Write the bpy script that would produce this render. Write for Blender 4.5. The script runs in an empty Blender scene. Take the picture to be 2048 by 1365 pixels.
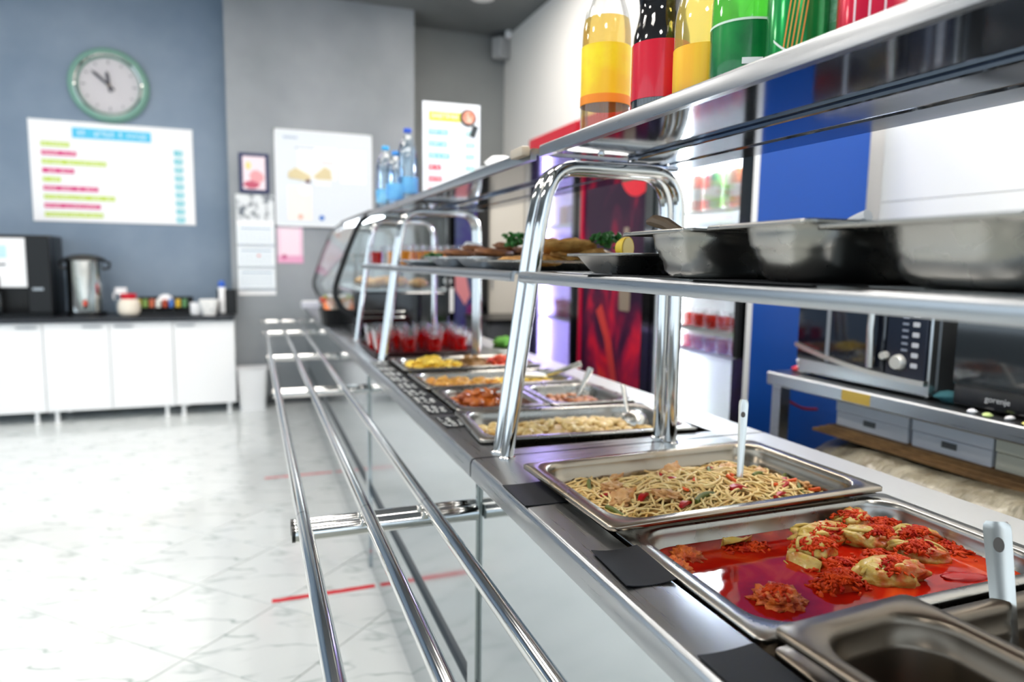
import bpy, bmesh, math, random
from mathutils import Vector, Matrix, Euler, noise as mnoise
random.seed(7)
C = bpy.context.scene.collection
SC = bpy.context.scene
PI = math.pi

# ------------------------------------------------------------------ camera, world, exposure
YAW, PITCH, ROLL, FPX, CAMZ = .36158, .114735, -.0137963, 1374.5, 1.26
cam_data = bpy.data.cameras.new('camera')
cam = bpy.data.objects.new('camera', cam_data)
C.objects.link(cam)
_f = Vector((math.sin(YAW)*math.cos(PITCH), math.cos(YAW)*math.cos(PITCH), -math.sin(PITCH)))
_r = _f.cross(Vector((0, 0, 1))).normalized()
_d = _f.cross(_r)
_r2 = math.cos(ROLL)*_r + math.sin(ROLL)*_d
_d2 = -math.sin(ROLL)*_r + math.cos(ROLL)*_d
cam.matrix_world = Matrix(((_r2.x, -_d2.x, -_f.x, 0), (_r2.y, -_d2.y, -_f.y, 0), (_r2.z, -_d2.z, -_f.z, CAMZ), (0, 0, 0, 1)))
cam_data.sensor_width = 36.0
cam_data.lens = 36.0*FPX/2048
cam_data.clip_start = .02
cam_data.dof.use_dof = True
cam_data.dof.focus_distance = .98
cam_data.dof.aperture_fstop = 2.7
SC.camera = cam

world = bpy.data.worlds.new('world'); SC.world = world
world.use_nodes = True
_bg = world.node_tree.nodes['Background']
_bg.inputs['Color'].default_value = (.74, .88, 1.0, 1)
_bg.inputs['Strength'].default_value = 1.0
SC.view_settings.view_transform = 'Standard'
SC.view_settings.look = 'None'
SC.view_settings.gamma = 1
SC.view_settings.use_curve_mapping = False
SC.view_settings.exposure = 1.0
LED = 11.0          # emission of the ceiling light panels
SC.cycles.max_bounces = 10
SC.cycles.diffuse_bounces = 4
SC.cycles.glossy_bounces = 5
SC.cycles.transmission_bounces = 6
SC.cycles.transparent_max_bounces = 14
SC.cycles.caustics_reflective = False
SC.cycles.caustics_refractive = False
SC.cycles.sample_clamp_indirect = 6

# ------------------------------------------------------------------ materials
def lin(h):
    if isinstance(h, str):
        v = [int(h[i:i+2], 16)/255 for i in (0, 2, 4)]
    else:
        v = h
    return tuple(((c/12.92) if c <= .04045 else ((c+.055)/1.055)**2.4) for c in v)

MATS = {}
def mat(name, col, rough=.5, metal=0, col2=None, nscale=8, ndetail=4, bump=None, coat=0, spec=.5,
        emit=None, estr=0, trans=0, stretch=None, rvar=0, alpha=1, sss=0, ramp=(.35, .65), ior=1.45):
    if name in MATS: return MATS[name]
    m = bpy.data.materials.new(name); m.use_nodes = True
    nt = m.node_tree; N = nt.nodes; L = nt.links
    p = N['Principled BSDF']
    c = lin(col)
    p.inputs['Base Color'].default_value = (*c, 1)
    p.inputs['Roughness'].default_value = rough
    p.inputs['Metallic'].default_value = metal
    p.inputs['Specular IOR Level'].default_value = spec
    p.inputs['Coat Weight'].default_value = coat
    p.inputs['Coat Roughness'].default_value = .05
    p.inputs['Transmission Weight'].default_value = trans
    p.inputs['IOR'].default_value = ior
    p.inputs['Alpha'].default_value = alpha
    if sss:
        p.inputs['Subsurface Weight'].default_value = sss
        p.inputs['Subsurface Radius'].default_value = (.01, .006, .003)
    if emit:
        p.inputs['Emission Color'].default_value = (*lin(emit), 1)
        p.inputs['Emission Strength'].default_value = estr
    tc = None
    def coords():
        nonlocal tc
        if tc is None:
            tc = N.new('ShaderNodeTexCoord'); mp = N.new('ShaderNodeMapping')
            mp.inputs['Scale'].default_value = stretch or (1, 1, 1)
            L.new(tc.outputs['Object'], mp.inputs['Vector']); tc = mp
        return tc.outputs['Vector']
    if col2 or rvar:
        n = N.new('ShaderNodeTexNoise'); n.inputs['Scale'].default_value = nscale; n.inputs['Detail'].default_value = ndetail
        L.new(coords(), n.inputs['Vector'])
        if col2:
            r = N.new('ShaderNodeValToRGB')
            r.color_ramp.elements[0].position = ramp[0]; r.color_ramp.elements[1].position = ramp[1]
            r.color_ramp.elements[0].color = (*c, 1); r.color_ramp.elements[1].color = (*lin(col2), 1)
            L.new(n.outputs['Fac'], r.inputs['Fac']); L.new(r.outputs['Color'], p.inputs['Base Color'])
        if rvar:
            mr = N.new('ShaderNodeMapRange')
            mr.inputs['To Min'].default_value = max(0, rough-rvar); mr.inputs['To Max'].default_value = rough+rvar
            L.new(n.outputs['Fac'], mr.inputs['Value']); L.new(mr.outputs['Result'], p.inputs['Roughness'])
    if bump:
        n2 = N.new('ShaderNodeTexNoise'); n2.inputs['Scale'].default_value = bump[0]; n2.inputs['Detail'].default_value = 3
        L.new(coords(), n2.inputs['Vector'])
        b = N.new('ShaderNodeBump'); b.inputs['Strength'].default_value = bump[1]; b.inputs['Distance'].default_value = bump[2] if len(bump) > 2 else .01
        L.new(n2.outputs['Fac'], b.inputs['Height']); L.new(b.outputs['Normal'], p.inputs['Normal'])
    MATS[name] = m
    return m

def clear(name, col=(1, 1, 1), gloss=.09, rough=.02):
    """thin clear sheet: tinted see-through with a fresnel sheen"""
    if name in MATS: return MATS[name]
    m = bpy.data.materials.new(name); m.use_nodes = True
    nt = m.node_tree; N = nt.nodes; L = nt.links
    N.remove(N['Principled BSDF'])
    t = N.new('ShaderNodeBsdfTransparent'); t.inputs['Color'].default_value = (*col, 1)
    g = N.new('ShaderNodeBsdfGlossy'); g.inputs['Roughness'].default_value = rough
    lw = N.new('ShaderNodeLayerWeight'); lw.inputs['Blend'].default_value = .25
    ma = N.new('ShaderNodeMath'); ma.operation = 'MULTIPLY_ADD'; ma.inputs[1].default_value = .6; ma.inputs[2].default_value = gloss*.5
    L.new(lw.outputs['Fresnel'], ma.inputs[0])
    mx = N.new('ShaderNodeMixShader')
    L.new(ma.outputs[0], mx.inputs[0]); L.new(t.outputs[0], mx.inputs[1]); L.new(g.outputs[0], mx.inputs[2])
    L.new(mx.outputs[0], N['Material Output'].inputs['Surface'])
    MATS[name] = m
    return m

def liquid(name, col, translucent=.6, see=.0, rough=.05):
    """coloured drink: lets light through, glossy skin"""
    if name in MATS: return MATS[name]
    m = bpy.data.materials.new(name); m.use_nodes = True
    nt = m.node_tree; N = nt.nodes; L = nt.links
    p = N['Principled BSDF']; p.inputs['Base Color'].default_value = (*lin(col), 1); p.inputs['Roughness'].default_value = rough
    p.inputs['Coat Weight'].default_value = .4; p.inputs['Coat Roughness'].default_value = .03
    tr = N.new('ShaderNodeBsdfTranslucent'); tr.inputs['Color'].default_value = (*lin(col), 1)
    tp = N.new('ShaderNodeBsdfTransparent'); tp.inputs['Color'].default_value = (*lin(col), 1)
    a = N.new('ShaderNodeMixShader'); a.inputs[0].default_value = translucent
    L.new(p.outputs[0], a.inputs[1]); L.new(tr.outputs[0], a.inputs[2])
    b = N.new('ShaderNodeMixShader'); b.inputs[0].default_value = see
    L.new(a.outputs[0], b.inputs[1]); L.new(tp.outputs[0], b.inputs[2])
    L.new(b.outputs[0], N['Material Output'].inputs['Surface'])
    MATS[name] = m
    return m

steel = mat('steel_brushed', 'a8abae', .29, 1, nscale=5, rvar=.05, stretch=(60, 1, 60), bump=(5, .04, .002))
steel_x = mat('steel_brushed_cross', 'bec0c1', .29, 1, nscale=5, rvar=.05, stretch=(1, 60, 60), bump=(5, .03, .002))
pansteel = mat('steel_pan', 'a3a19c', .28, 1, nscale=14, rvar=.07)
panstain = mat('steel_pan_stained', 'a2988a', .26, 1, col2='8c7a5c', nscale=9, rvar=.06, ramp=(.5, .8))
pandark = mat('steel_pan_reflect_dark', '746b60', .33, 1, nscale=14, rvar=.06)  # pan steel with the dark ceiling's reflection put into its colour
mirror = mat('steel_polished', 'a4acba', .08, 1, nscale=3, rvar=.03)
panel = mat('steel_panel', 'bfc6ca', .13, 1, nscale=3, rvar=.04)
chrome = mat('chrome_tube', 'd8d8d6', .07, 1)
white = mat('white_laminate', 'f2f3f5', .35)
whitep = mat('white_paper', 'f4f5f7', .6)
black = mat('black_plastic', '0d0e10', .35)
blackg = mat('black_gloss', '0a0b0d', .12, coat=.5)
dark = mat('dark_worktop', '23262b', .35, col2='2d3036', nscale=30)
wallm = mat('wall_plaster', '858b90', .5, col2='9da2a6', nscale=1.6, ndetail=8, bump=(40, .08, .01), ramp=(.3, .75))  # pillar copy of the plaster, its brighter light put into the colour
wallb = mat('wall_plaster_window_tint', '6c7f94', .48, col2='8b9bac', nscale=1.4, ndetail=8, bump=(40, .08, .01), ramp=(.3, .75))  # same plaster, bluish window light put into the colour
walls = mat('wall_plaster_recess_light', '7c7f80', .6, col2='8d9090', nscale=1.6, ndetail=8, bump=(40, .08, .01), ramp=(.3, .75))  # recess copy of the plaster, its own light put into the colour
wallw = mat('wall_white', 'eceae6', .6)
tilew = mat('wall_tile', 'f0f2f0', .22)
ceilm = mat('ceiling_paint', '6f7274', .8, col2='777a7c', nscale=2)
grout = mat('grout', 'a9aea8', .7)
blue = mat('fridge_blue', '0f4fae', .35, bump=(300, .05, .002))
navy = mat('navy_plastic', '27305a', .4)
greyd = mat('grey_dark', '55585b', .5)
glass = clear('glass_clear', (.97, .99, .98))
pet = clear('pet_clear', (.96, .97, .97), .16, .04)
petblue = clear('pet_blue', (.88, .95, .99), .22, .05)
cupclear = clear('cup_clear', (.97, .96, .96), .08, .06)
red = mat('red_plastic', 'c4122b', .4)
tape = mat('red_tape', 'd80f27', .45)
cardboard = mat('cardboard', '8a6a44', .8, col2='6d5234', nscale=20)
orange = mat('orange_print', 'e8642b', .5)
def plain(hexcol, rough=.5):
    return mat('paint_'+hexcol, hexcol, rough)

# ------------------------------------------------------------------ mesh helper
class MB:
    def __init__(s): s.bm = bmesh.new()
    def box(s, x0, x1, y0, y1, z0, z1, bev=0, seg=1, rot=None, about=None):
        r = bmesh.ops.create_cube(s.bm, size=1)
        c = Vector(((x0+x1)/2, (y0+y1)/2, (z0+z1)/2))
        vs = r['verts']
        for v in vs:
            v.co = Vector((v.co.x*(x1-x0), v.co.y*(y1-y0), v.co.z*(z1-z0)))
        if rot:
            m = Euler(rot).to_matrix()
            if about is None:
                for v in vs: v.co = m @ v.co
                for v in vs: v.co += c
            else:
                a = Vector(about)
                for v in vs: v.co = m @ (v.co+c-a)+a
        else:
            for v in vs: v.co += c
        if bev:
            es = list({e for v in vs for e in v.link_edges})
            bmesh.ops.bevel(s.bm, geom=es, offset=bev, segments=seg, affect='EDGES', profile=.5)
        return s
    def rings(s, rings, cap0=False, cap1=False, closed=True):
        vv = [[s.bm.verts.new(p) for p in r] for r in rings]
        n = len(vv[0])
        for a, b in zip(vv, vv[1:]):
            for i in range(n if closed else n-1):
                j = (i+1) % n
                try: s.bm.faces.new((a[i], a[j], b[j], b[i]))
                except ValueError: pass
        if cap0: s.bm.faces.new(vv[0][::-1])
        if cap1: s.bm.faces.new(vv[-1])
        return s
    def lathe(s, prof, n=24, c=(0, 0, 0), cap0=True, cap1=True):
        rr = [[(c[0]+r*math.cos(2*PI*i/n), c[1]+r*math.sin(2*PI*i/n), c[2]+z) for i in range(n)] for r, z in prof]
        return s.rings(rr, cap0, cap1)
    def tube(s, path, r, n=10, caps=True):
        P = [Vector(p) for p in path]
        rs = r if isinstance(r, (list, tuple)) else [r]*len(P)
        T = []
        for i in range(len(P)):
            a = P[max(0, i-1)]; b = P[min(len(P)-1, i+1)]
            T.append((b-a).normalized())
        u = T[0].orthogonal().normalized()
        out = []
        for i, p in enumerate(P):
            u = (u-T[i]*u.dot(T[i])).normalized()
            w = T[i].cross(u)
            out.append([p+(u*math.cos(2*PI*k/n)+w*math.sin(2*PI*k/n))*rs[i] for k in range(n)])
        return s.rings(out, caps, caps)
    def cyl(s, p0, p1, r, n=20): return s.tube([p0, p1], r, n)
    def prism(s, pts, axis, a, b):
        def mk(t):
            o = []
            for u, v in pts:
                o.append({'x': (t, u, v), 'y': (u, t, v), 'z': (u, v, t)}[axis])
            return o
        return s.rings([mk(a), mk(b)], True, True)
    def quad(s, *p):
        s.bm.faces.new([s.bm.verts.new(q) for q in p]); return s
    def blob(s, c, rad, amp=.15, freq=3., seed=0, rot=(0, 0, 0), sub=3, clip=None):
        r = bmesh.ops.create_icosphere(s.bm, subdivisions=sub, radius=1)
        m = Euler(rot).to_matrix(); c = Vector(c); o = Vector((seed*3.7, seed*1.3, seed*2.1))
        for v in r['verts']:
            k = 1+amp*mnoise.noise(v.co*freq+o)+amp*.5*mnoise.noise(v.co*freq*2.3+o)
            q = Vector((v.co.x*rad[0]*k, v.co.y*rad[1]*k, v.co.z*rad[2]*k))
            if clip is not None: q.z = max(q.z, clip)
            v.co = m @ q+c
        return s
    def build(s, name, material, parent=None, smooth=35, kind=None, label=None):
        me = bpy.data.meshes.new(name)
        bmesh.ops.recalc_face_normals(s.bm, faces=s.bm.faces)
        s.bm.to_mesh(me); s.bm.free()
        me.materials.append(material)
        if smooth:
            me.polygons.foreach_set('use_smooth', [True]*len(me.polygons))
            if smooth < 180: me.set_sharp_from_angle(angle=math.radians(smooth))
        o = bpy.data.objects.new(name, me); C.objects.link(o)
        if parent is not None: o.parent = parent
        if kind: o['kind'] = kind
        if label: o['label'] = label
        return o

def tag(o, label, cat, group=None, kind=None):
    o['label'] = label; o['category'] = cat
    if group: o['group'] = group
    if kind: o['kind'] = kind
    return o
def thing(name, label, cat, loc=(0, 0, 0), rz=0, group=None):
    o = bpy.data.objects.new(name, None); C.objects.link(o)
    o.empty_display_size = .02
    o.location = loc; o.rotation_euler = (0, 0, rz)
    return tag(o, label, cat, group)
def struct(o): o['kind'] = 'structure'; return o
KIDS = {}
def dup(root, loc, rz=None, label=None, group=None, scale=None):
    def cp(o, par):
        c = o.copy(); C.objects.link(c)
        if par is not None: c.parent = par
        for k in [x for x in ALLKIDS(o)]: cp(k, c)
        return c
    r = cp(root, None); r.location = loc
    if rz is not None: r.rotation_euler = (0, 0, rz)
    if scale: r.scale = scale
    if label: r['label'] = label
    if group: r['group'] = group
    return r
def ALLKIDS(o): return list(o.children)

def rrect(L, W, r, z, n=8, cx=0, cy=0):
    """rounded rectangle ring; r is the corner radius"""
    r = max(1e-4, min(r, L/2-1e-4, W/2-1e-4)); o = []
    for k, (sx, sy) in enumerate(((1, 1), (-1, 1), (-1, -1), (1, -1))):
        for i in range(n+1):
            a = PI/2*k+PI/2*i/n
            o.append((cx+sx*(L/2-r)+r*math.cos(a), cy+sy*(W/2-r)+r*math.sin(a), z))
    return o

def text_mesh(txt, size, mat_, name, parent=None, loc=(0, 0, 0), rot=(0, 0, 0), extrude=.0006):
    cu = bpy.data.curves.new(name, 'FONT'); cu.body = txt; cu.size = size; cu.extrude = extrude
    cu.align_x = 'CENTER'; cu.align_y = 'CENTER'
    t = bpy.data.objects.new(name, cu); C.objects.link(t)
    bpy.context.view_layer.update()
    me = bpy.data.meshes.new_from_object(t.evaluated_get(bpy.context.evaluated_depsgraph_get()))
    bpy.data.objects.remove(t)
    me.materials.clear(); me.materials.append(mat_)
    o = bpy.data.objects.new(name, me); C.objects.link(o); o.location = loc; o.rotation_euler = rot
    if parent is not None: o.parent = parent
    return o

# ------------------------------------------------------------------ the room
X0, XR, Y0, YL, YP, YREC, ZC = -5.0, 2.4, -3.4, 6.45, 6.25, 6.66, 3.45
floor = struct(MB().box(X0, XR, Y0, YREC, -.08, -.003).build('floor', grout, smooth=0))
# polished porcelain tile with grey veins
def tile_material():
    m = bpy.data.materials.new('marble_tile'); m.use_nodes = True; N = m.node_tree.nodes; L = m.node_tree.links
    p = N['Principled BSDF']; p.inputs['Roughness'].default_value = .1; p.inputs['Specular IOR Level'].default_value = .5
    tc = N.new('ShaderNodeTexCoord')
    mp = N.new('ShaderNodeMapping'); mp.inputs['Rotation'].default_value = (0, 0, .35); mp.inputs['Scale'].default_value = (1.3, 3.4, 1)
    L.new(tc.outputs['Object'], mp.inputs['Vector'])
    n = N.new('ShaderNodeTexNoise'); n.inputs['Scale'].default_value = 1.9; n.inputs['Detail'].default_value = 2.5; n.inputs['Distortion'].default_value = .5
    L.new(mp.outputs['Vector'], n.inputs['Vector'])
    d = N.new('ShaderNodeMath'); d.operation = 'SUBTRACT'; d.inputs[1].default_value = .5; L.new(n.outputs['Fac'], d.inputs[0])
    ab = N.new('ShaderNodeMath'); ab.operation = 'ABSOLUTE'; L.new(d.outputs[0], ab.inputs[0])
    r = N.new('ShaderNodeValToRGB'); e = r.color_ramp.elements
    e[0].position = 0; e[0].color = (*lin('9fadab'), 1); e[1].position = .022; e[1].color = (*lin('e0e5e5'), 1)
    L.new(ab.outputs[0], r.inputs['Fac'])
    n2 = N.new('ShaderNodeTexNoise'); n2.inputs['Scale'].default_value = 5; L.new(tc.outputs['Object'], n2.inputs['Vector'])
    rr = N.new('ShaderNodeValToRGB'); rr.color_ramp.elements[0].position = .44; rr.color_ramp.elements[1].position = .58
    L.new(n2.outputs['Fac'], rr.inputs['Fac'])
    mx = N.new('ShaderNodeMix'); mx.data_type = 'RGBA'; L.new(rr.outputs['Color'], mx.inputs[0])
    mx.inputs[6].default_value = (*lin('e0e5e5'), 1); L.new(r.outputs['Color'], mx.inputs[7])
    L.new(mx.outputs[2], p.inputs['Base Color'])
    return m
tmat = tile_material()
HX, HY, GAP = .279, .267, .0028
tb = MB().rings([[((HX-GAP-d)*u, (HY-GAP-d)*v, z) for u, v in ((1, 0), (0, 1), (-1, 0), (0, -1))] for d, z in ((0, -.004), (0, -.0012), (.0012, 0))], False, True)
tile0 = tb.build('tile', tmat, floor, smooth=0)
first = True
for i in range(-14, 4):
    for j in range(-6, 17):
        if (i+j) % 2 == 0: continue          # tile centres sit between the joints' crossings
        x = .046+i*.279; y = 2.533+j*.267
        if not (-3.3 < x < .62 and 1.25 < y < 6.5): continue
        if first: t = tile0; first = False
        else: t = tile0.copy(); C.objects.link(t)
        t.location = (x, y, 0)
struct(MB().box(X0, -.16, YL, YL+.2, 0, ZC).build('wall_far', wallb, smooth=0))
struct(MB().box(-.16, 1.4, YP, YREC+.1, 0, ZC).build('wall_pillar', wallm, smooth=0))
struct(MB().box(1.4, XR+.1, YREC, YREC+.2, 0, ZC).build('wall_recess', walls, smooth=0))
wr = struct(MB().box(XR, XR+.15, Y0, YREC+.1, 0, ZC).build('wall_right', wallw, smooth=0))
struct(MB().box(X0, XR+.1, Y0, YREC+.1, ZC, ZC+.1).build('ceiling', ceilm, smooth=0))
first = None
for k in range(7):
    for zrow in range(6):
        y0 = 2.13-.60*(k+1); z0 = .62+.30*zrow
        if first is None:
            first = MB().box(-.008, 0, 0, .597, 0, .297, bev=.0015).build('tile', tilew, wr, smooth=0); t = first
        else: t = first.copy(); C.objects.link(t)
        t.location = (XR, y0, z0)
# glazed shop front to the left of the queue and behind it: posts and sills only where the photo shows nothing
frm = mat('window_frame', '8b8f93', .4)
for nm, horiz in (('window_1', False), ('window_2', True)):
    b = MB()
    if not horiz:
        b.box(X0-.12, X0, Y0, YL+.2, 0, .5); b.box(X0-.12, X0, Y0, YL+.2, 3.0, ZC)
        for k in range(7): y = Y0+k*(YL-Y0)/6; b.box(X0-.1, X0, y-.04, y+.04, .5, 3.0)
    else:
        b.box(X0, XR, Y0-.12, Y0, 0, .35); b.box(X0, XR, Y0-.12, Y0, 3.0, ZC)
        for k in range(6): x = X0+k*(XR-X0)/5; b.box(x-.04, x+.04, Y0-.1, Y0, .35, 3.0)
    struct(b.build(nm, frm, smooth=0))
struct(MB().box(-.16, 1.4, YP-.012, YP, 0, .08).build('baseboard_pillar', greyd, smooth=0))

# ceiling light panels
led = mat('led_panel', 'ffffff', .5, emit='fff8ef', estr=LED)
lp = thing('ceiling_light', 'flat white light panel set in the grey ceiling', 'light', (-1.3, .6, ZC), 0, 'light panels in the ceiling')
MB().box(-.31, .31, -.31, .31, -.02, 0, bev=.003).build('frame', white, lp)
MB().box(-.29, .29, -.29, .29, -.024, -.02).build('diffuser', led, lp, smooth=0)
for x, y in ((-1.3, 2.6), (-1.3, 4.6), (.2, .3), (.2, 2.3), (.2, 4.1), (1.55, .0), (1.55, 1.2), (1.55, 2.4), (1.55, 3.6), (1.55, 4.8), (-3.2, 1.6), (-3.2, 4.2), (1.0, -1.6), (-1.2, -1.6)):  # serving aisle row: unseen panels added to brighten the white right wall
    dup(lp, (x, y, ZC))
sp = thing('ceiling_spotlight', 'small bright recessed spotlight in the dark ceiling above the pillar', 'light', (1.86, 5.72, ZC))
MB().lathe([(.10, 0), (.10, -.012), (.085, -.014)], 24, cap0=False).build('ring', white, sp)
MB().lathe([(.084, -.013), (.0, -.013)], 24, cap0=False, cap1=False).build('lens', led, sp)

# ------------------------------------------------------------------ cabinets along the far wall
CY = 5.95
handle_m = mat('handle_grey', 'a9adb0', .3, .8)
def cabinet(x0, x1, doors, handles, legs, label):
    t = thing('base_cabinet', label, 'cabinet', ((x0+x1)/2, CY, 0), 0)
    ox = (x0+x1)/2
    MB().box(x0-ox+.002, x1-ox-.002, .02, .48, .09, .765).build('body', white, t, smooth=0)
    for (a, b), hx in zip(doors, handles):
        d = MB().box(a-ox+.003, b-ox-.003, 0, .018, .092, .76, bev=.0015).build('door', white, t, smooth=0)
        MB().box(hx-ox-.065, hx-ox+.065, -.014, 0, .725, .735, bev=.002).build('handle', handle_m, d, smooth=0)
    for lx in legs:
        MB().lathe([(.02, 0), (.02, .008), (.016, .012), (.016, .09)], 14, (lx-ox, .05, 0)).build('leg', white, t)
        MB().lathe([(.02, 0), (.02, .008), (.016, .012), (.016, .09)], 14, (lx-ox, .42, 0)).build('leg', white, t)
cabinet(-2.33, -1.462, [(-2.33, -1.896), (-1.896, -1.462)], [-2.28+.3, -1.56], [-2.28, -1.54], 'white low cabinet under the coffee machine')
cabinet(-1.462, -.593, [(-1.462, -1.03), (-1.03, -.593)], [-1.14, -.93], [-1.41, -.66], 'white two-door low cabinet under the steel urn')
cabinet(-.593, -.145, [(-.593, -.145)], [-.50], [-.54, -.2], 'white single-door low cabinet next to the grey pillar')
tag(MB().box(-2.33, -.145, CY-.03, YL, .766, .80, bev=.003).build('worktop', dark, smooth=0),
    'dark continuous worktop across the white cabinets', 'worktop')
WT = .80

# coffee machine
t = thing('coffee_machine', 'black coffee machine with a white front on the dark worktop', 'coffee machine', (-1.66, 6.02, WT))
MB().box(-.25, .25, .10, .42, 0, .61, bev=.012, seg=2).build('body', black, t)
MB().box(-.25, .25, 0, .12, .0, .03, bev=.004).build('drip_tray', blackg, t)
MB().box(-.25, .10, .04, .11, .22, .585, bev=.008).build('front_panel', white, t)
scr = MB().box(-.20, -.02, .034, .041, .44, .53, bev=.002).build('picture', plain('bfe3f0'), t)
MB().blob((-.11, .033, .485), (.035, .002, .028), .3, 3, 4).build('picture_motif', plain('e0a080'), scr)
MB().box(-.22, -.03, .034, .041, .385, .396).build('slot', black, t)
MB().box(.10, .25, .03, .11, .03, .60, bev=.006).build('side_column', black, t)
MB().lathe([(.0, .0), (.055, .0), (.06, -.01), (.06, -.10), (.05, -.11), (0, -.11)], 20, (-.13, .06, .305)).build('brew_head', blackg, t)
MB().box(-.19, -.07, .03, .1, .03, .19, bev=.008).build('drink_nozzle', blackg, t)
MB().box(.13, .20, .026, .034, .2, .22).build('button', handle_m, t)

# urn
t = thing('water_urn', 'tall polished steel water urn with a black lid on the worktop', 'urn', (-1.21, 6.18, WT))
MB().lathe([(.135, 0), (.135, .03), (.122, .035)], 32).build('base', black, t)
MB().lathe([(.125, .035), (.125, .42), (.128, .425)], 40, cap0=False).build('tank', chrome, t)
MB().lathe([(.145, .425), (.142, .44), (.10, .462), (.05, .472), (.0, .474)], 32, cap1=False).build('lid', black, t)
for s_ in (-1, 1):
    MB().tube([(s_*.125, 0, .36), (s_*.165, 0, .37), (s_*.17, 0, .41), (s_*.13, 0, .42)], .011, 8).build('handle', black, t)
k = MB().tube([(.02, -.12, .08), (.02, -.165, .08), (.02, -.175, .06)], .012, 10).build('tap', black, t)
MB().box(.008, .032, -.178, -.15, .085, .12, bev=.004).build('tap_lever', plain('e0452a'), k)
MB().box(-.04, .0, -.1265, -.12, .10, .30).build('water_gauge', glass, t)

# spray bottle
t = thing('spray_bottle', 'clear spray bottle with a white trigger head on the worktop', 'spray bottle', (-.985, 6.16, WT))
MB().lathe([(.036, 0), (.038, .01), (.038, .12), (.018, .16), (.015, .175)], 20).build('bottle', petblue, t)
MB().box(-.018, .05, -.016, .016, .175, .21, bev=.006, seg=2, rot=(0, 0, PI)).build('trigger_head', white, t)
MB().tube([(-.03, 0, .18), (-.04, 0, .15), (-.035, 0, .12)], .006, 8).build('trigger', white, t)
# jar
t = thing('cream_jar', 'round cream jar with a red screw lid on the worktop', 'jar', (-.905, 6.07, WT))
MB().lathe([(.055, 0), (.075, .02), (.082, .065), (.075, .11), (.048, .135)], 28).build('jar_body', mat('cream_glaze', 'efe6d6', .2), t)
MB().lathe([(.054, .133), (.056, .14), (.056, .168), (.05, .174)], 28).build('lid', red, t)
# tea box with packets
t = thing('tea_organizer', 'low black organizer tray holding tea packets beside the jar', 'organizer', (-.66, 6.16, WT))
MB().box(-.20, .20, -.09, .11, 0, .03, bev=.004).build('base', black, t)
MB().box(-.20, .20, .085, .10, .03, .14, bev=.003).build('back', black, t)
for sx in (-.2, -.07, .06, .19): MB().box(sx, sx+.01, -.085, .085, .03, .07).build('divider', black, t)
cols = ['d7c04a', '7f9f52', 'c96a4a', 'f0efe8', 'b4472e', '4e79c4', 'e2b83c', '5d8c5a']
for k, c in enumerate(cols):
    x = -.66-.185+k*.047
    tag(MB().box(-.017, .017, -.03, .03, 0, .06, bev=.002, rot=(.1, 0, 0)).build('tea_packet', plain(c)),
        f"{['mustard','olive green','terracotta','off-white','brick red','blue','golden yellow','dark green'][k]} tea packet standing in the black organizer", 'tea packet', 'tea packets').location = (x, 6.13, WT+.063)
tag(MB().lathe([(0, 0), (.055, .0), (.058, .02), (.045, .05), (.02, .065), (0, .067)], 24, cap0=False, cap1=False).build('napkin_dome', white),
    'white upturned bowl lying on the tea packets', 'bowl').location = (-.66, 6.19, WT+.097)
# cups
t = thing('sugar_cup', 'small white cup beside the black organizer', 'cup', (-.43, 6.06, WT))
MB().lathe([(.03, 0), (.04, .01), (.043, .10), (.040, .10), (.036, .012), (.0, .01)], 24, cap1=False).build('cup_body', white, t)
MB().tube([(.04, 0, .08), (.065, 0, .075), (.065, 0, .035), (.04, 0, .03)], .005, 8).build('handle', white, t)
t = thing('patterned_bowl', 'white square bowl with faint grey pattern by the cup', 'bowl', (-.33, 6.05, WT))
MB().rings([rrect(.10, .10, .03, 0), rrect(.15, .14, .03, .125), rrect(.143, .133, .028, .125), rrect(.09, .09, .02, .01)], True, True).build('bowl_body', mat('bowl_glaze', 'f4f4f2', .2, col2='9fb0ad', nscale=22, ramp=(.62, .7)), t)
# dark holder with aerosol
t = thing('utensil_holder', 'black open holder at the end of the worktop by the pillar', 'holder', (-.20, 6.17, WT))
MB().rings([rrect(.15, .13, .01, 0), rrect(.15, .13, .01, .2), rrect(.142, .122, .008, .2), rrect(.14, .12, .008, .01)], True, True).build('holder_box', black, t)
t = thing('aerosol_can', 'white aerosol can with a blue cap standing in the black holder', 'can', (-.235, 6.12, WT+.011))
MB().lathe([(.026, 0), (.028, .01), (.028, .2), (.02, .215)], 20).build('can_body', white, t)
MB().lathe([(.026, .214), (.026, .25), (.018, .262)], 20).build('cap', plain('2f63c9'), t)

# ------------------------------------------------------------------ things on the far wall
WY = YL-.001
t = thing('wall_clock', 'round green-rimmed wall clock high on the dark grey wall', 'clock', (-1.02, WY, 2.607))
def disc(r, y0, y1, n=48): return [[(r*math.cos(2*PI*i/n), y, r*math.sin(2*PI*i/n)) for i in range(n)] for y in (y0, y1)]
n = 56
prof = [(.285, 0), (.287, -.03), (.265, -.055), (.235, -.06), (.215, -.045), (.213, -.02)]
MB().rings([[(r*math.cos(2*PI*i/n), y, r*math.sin(2*PI*i/n)) for i in range(n)] for r, y in prof]).build('rim', mat('clock_green', '7aa596', .35), t)
MB().rings([[(r*math.cos(2*PI*i/n), y, r*math.sin(2*PI*i/n)) for i in range(n)] for r, y in ((.242, -.058), (.236, -.062), (.222, -.052), (.214, -.03))]).build('bezel', chrome, t)
MB().rings(disc(.216, 0, -.02), False, True).build('dial', plain('c9c6ca'), t, smooth=0)
for k in range(12):
    a = PI/2-k*PI/6; L_ = .035 if k % 3 == 0 else .02
    MB().box(-L_/2, L_/2, -.0225, -.02, -.006, .006, rot=(0, -a, 0)).build('hour_mark', plain('8f8f96'), t, smooth=0).location = (.18*math.cos(a), 0, .18*math.sin(a))
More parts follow.
